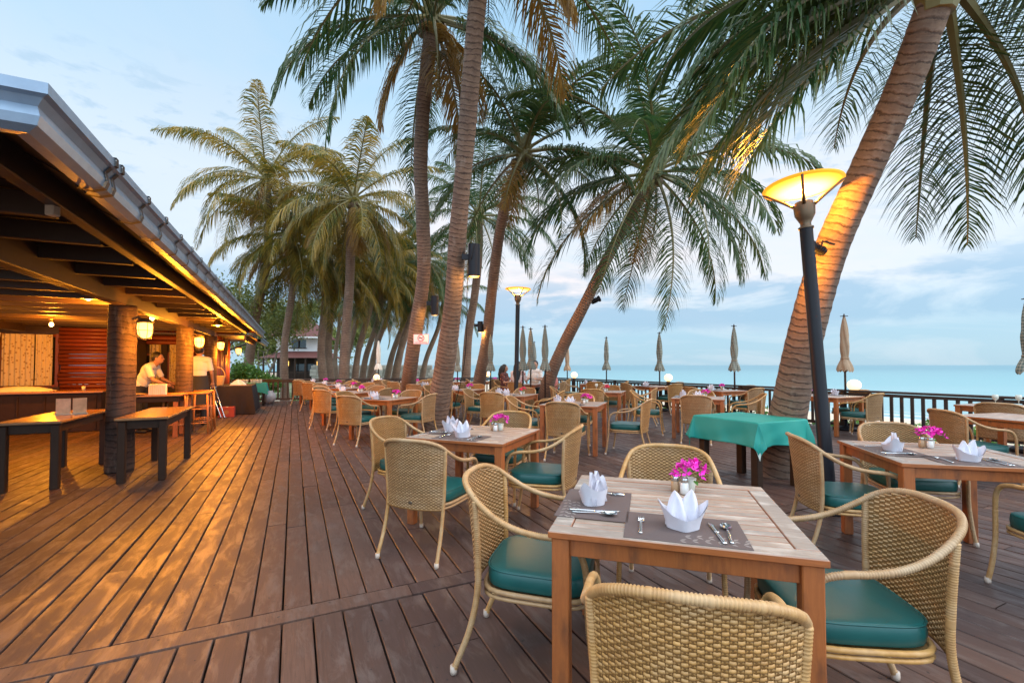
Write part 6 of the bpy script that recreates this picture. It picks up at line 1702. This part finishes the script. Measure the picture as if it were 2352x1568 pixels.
    ho = c.build('hair', M['hair'], root, smooth=True); md = ho.modifiers.new('r', 'REMESH'); md.mode = 'VOXEL'; md.voxel_size = .009; md.use_smooth_shade = True
    for s in (-1, 1):
        c = MB(); c.ball(H(s * .030, .083, .012), .0085, 6); c.build('eye', M['sign_black'], root, smooth=True)
    c = MB(); c.ball(H(0, .094, -.058), .016, 6, (1.2, .4, .35), rm); c.build('lips', M['pink'], root, smooth=True)
    if apron:
        c = MB(); c.tube([(V_['pelvis'].x, V_['pelvis'].y, V_['pelvis'].z + .12), (V_['pelvis'].x, V_['pelvis'].y, V_['pelvis'].z - .2), (V_['pelvis'].x, V_['pelvis'].y, .35)], [.165, .19, .20], 16, uvs=False, cap=False); c.build('apron', M['trousers'], root, smooth=True)
    root.scale = (k, k, k); return root
STAND = dict(pelvis=(0, 0, .93), chest=(0, .01, 1.24), neck=(0, 0, 1.42), head=(0, .01, 1.50), shL=(-.17, 0, 1.38), shR=(.17, 0, 1.38), elL=(-.23, .03, 1.10), elR=(.23, .03, 1.10), wrL=(-.22, .16, .90), wrR=(.22, .16, .90), hipL=(-.09, 0, .90), hipR=(.09, 0, .90), knL=(-.10, .03, .49), knR=(.10, .01, .49), anL=(-.10, 0, .08), anR=(.10, -.01, .08))
LEAN = dict(STAND); LEAN.update(chest=(0, .14, 1.20), neck=(0, .24, 1.34), head=(0, .29, 1.40), shL=(-.17, .20, 1.31), shR=(.17, .20, 1.31), elL=(-.22, .30, 1.06), elR=(.22, .32, 1.06), wrL=(-.15, .50, .98), wrR=(.13, .52, .96))
SIT = dict(pelvis=(0, 0, .56), chest=(0, .01, .86), neck=(0, .02, 1.04), head=(0, .03, 1.12), shL=(-.16, .02, 1.0), shR=(.16, .02, 1.0), elL=(-.22, .10, .76), elR=(.22, .10, .76), wrL=(-.14, .32, .79), wrR=(.14, .32, .79), hipL=(-.09, .02, .54), hipR=(.09, .02, .54), knL=(-.10, .44, .54), knR=(.10, .44, .54), anL=(-.10, .42, .09), anR=(.10, .44, .09))
p = atZ(322, 850, 9.35); person('waiter in white shirt leaning over the service table behind the near column', (p.x, p.y, 0), R(-75), LEAN, M['shirt'], M['trousers'], k=1.02)
p = atZ(457, 850, 10.6); person('waiter in white shirt and dark apron with back turned, right of the second column', (p.x, p.y, 0), R(20), STAND, M['shirt'], M['trousers'], k=1.08, apron=True)
p = atZ(262, 850, 9.3); person('person in white shirt mostly hidden behind the nearest column', (p.x, p.y, 0), R(-40), STAND, M['shirt'], M['trousers'], k=.94)
GP = 'guests seated at the far table'
def seat_guest(side, dist, lat, label, **kw):
    sa = R(-21) + SIDE_ANG[side]; p = local(.45, 15.0, sa, lat, -dist); return person(label, (p.x, p.y, 0), sa, kw.pop('J', SIT), group=GP, **kw)
seat_guest('near', .74, 0, 'seated woman with long dark wavy hair and floral white top, back to us', shirt=M['floral_white'], pants=M['floral_white'], hair='long', skirt=True, k=1.12)
g_ = seat_guest('left', .78, 0, 'seated dark-haired girl in dark floral dress, seen from the side', shirt=M['floral_dark'], pants=M['floral_dark'], hair='long', skirt=True, k=1.05)
seat_guest('far', .76, -.1, 'seated person in pale top facing us, behind the long-haired woman', shirt=M['shirt'], pants=M['trousers'], k=1.15)
seat_guest('right', .95, .1, 'seated guest in pink right of the long-haired woman', shirt=M['pink'], pants=M['pink'], k=1.0)
p = atZ(1034, 866, 40); person('tiny distant person standing on the beach left of the parasols', (p.x, p.y, -.9), R(60), STAND, M['trousers'], M['trousers'])
# camera-side settings
sc.render.engine = 'CYCLES'
try:
    sc.cycles.max_bounces = 6; sc.cycles.diffuse_bounces = 3; sc.cycles.glossy_bounces = 3; sc.cycles.transparent_max_bounces = 4; sc.cycles.sample_clamp_indirect = 4; sc.cycles.caustics_reflective = False; sc.cycles.caustics_refractive = False
except Exception: pass
for _o in bpy.data.objects:
    if _o.parent is None and 'label' in _o and not 4 <= len(_o['label'].split()) <= 16: print('LABEL', _o.name, len(_o['label'].split()), _o['label'])
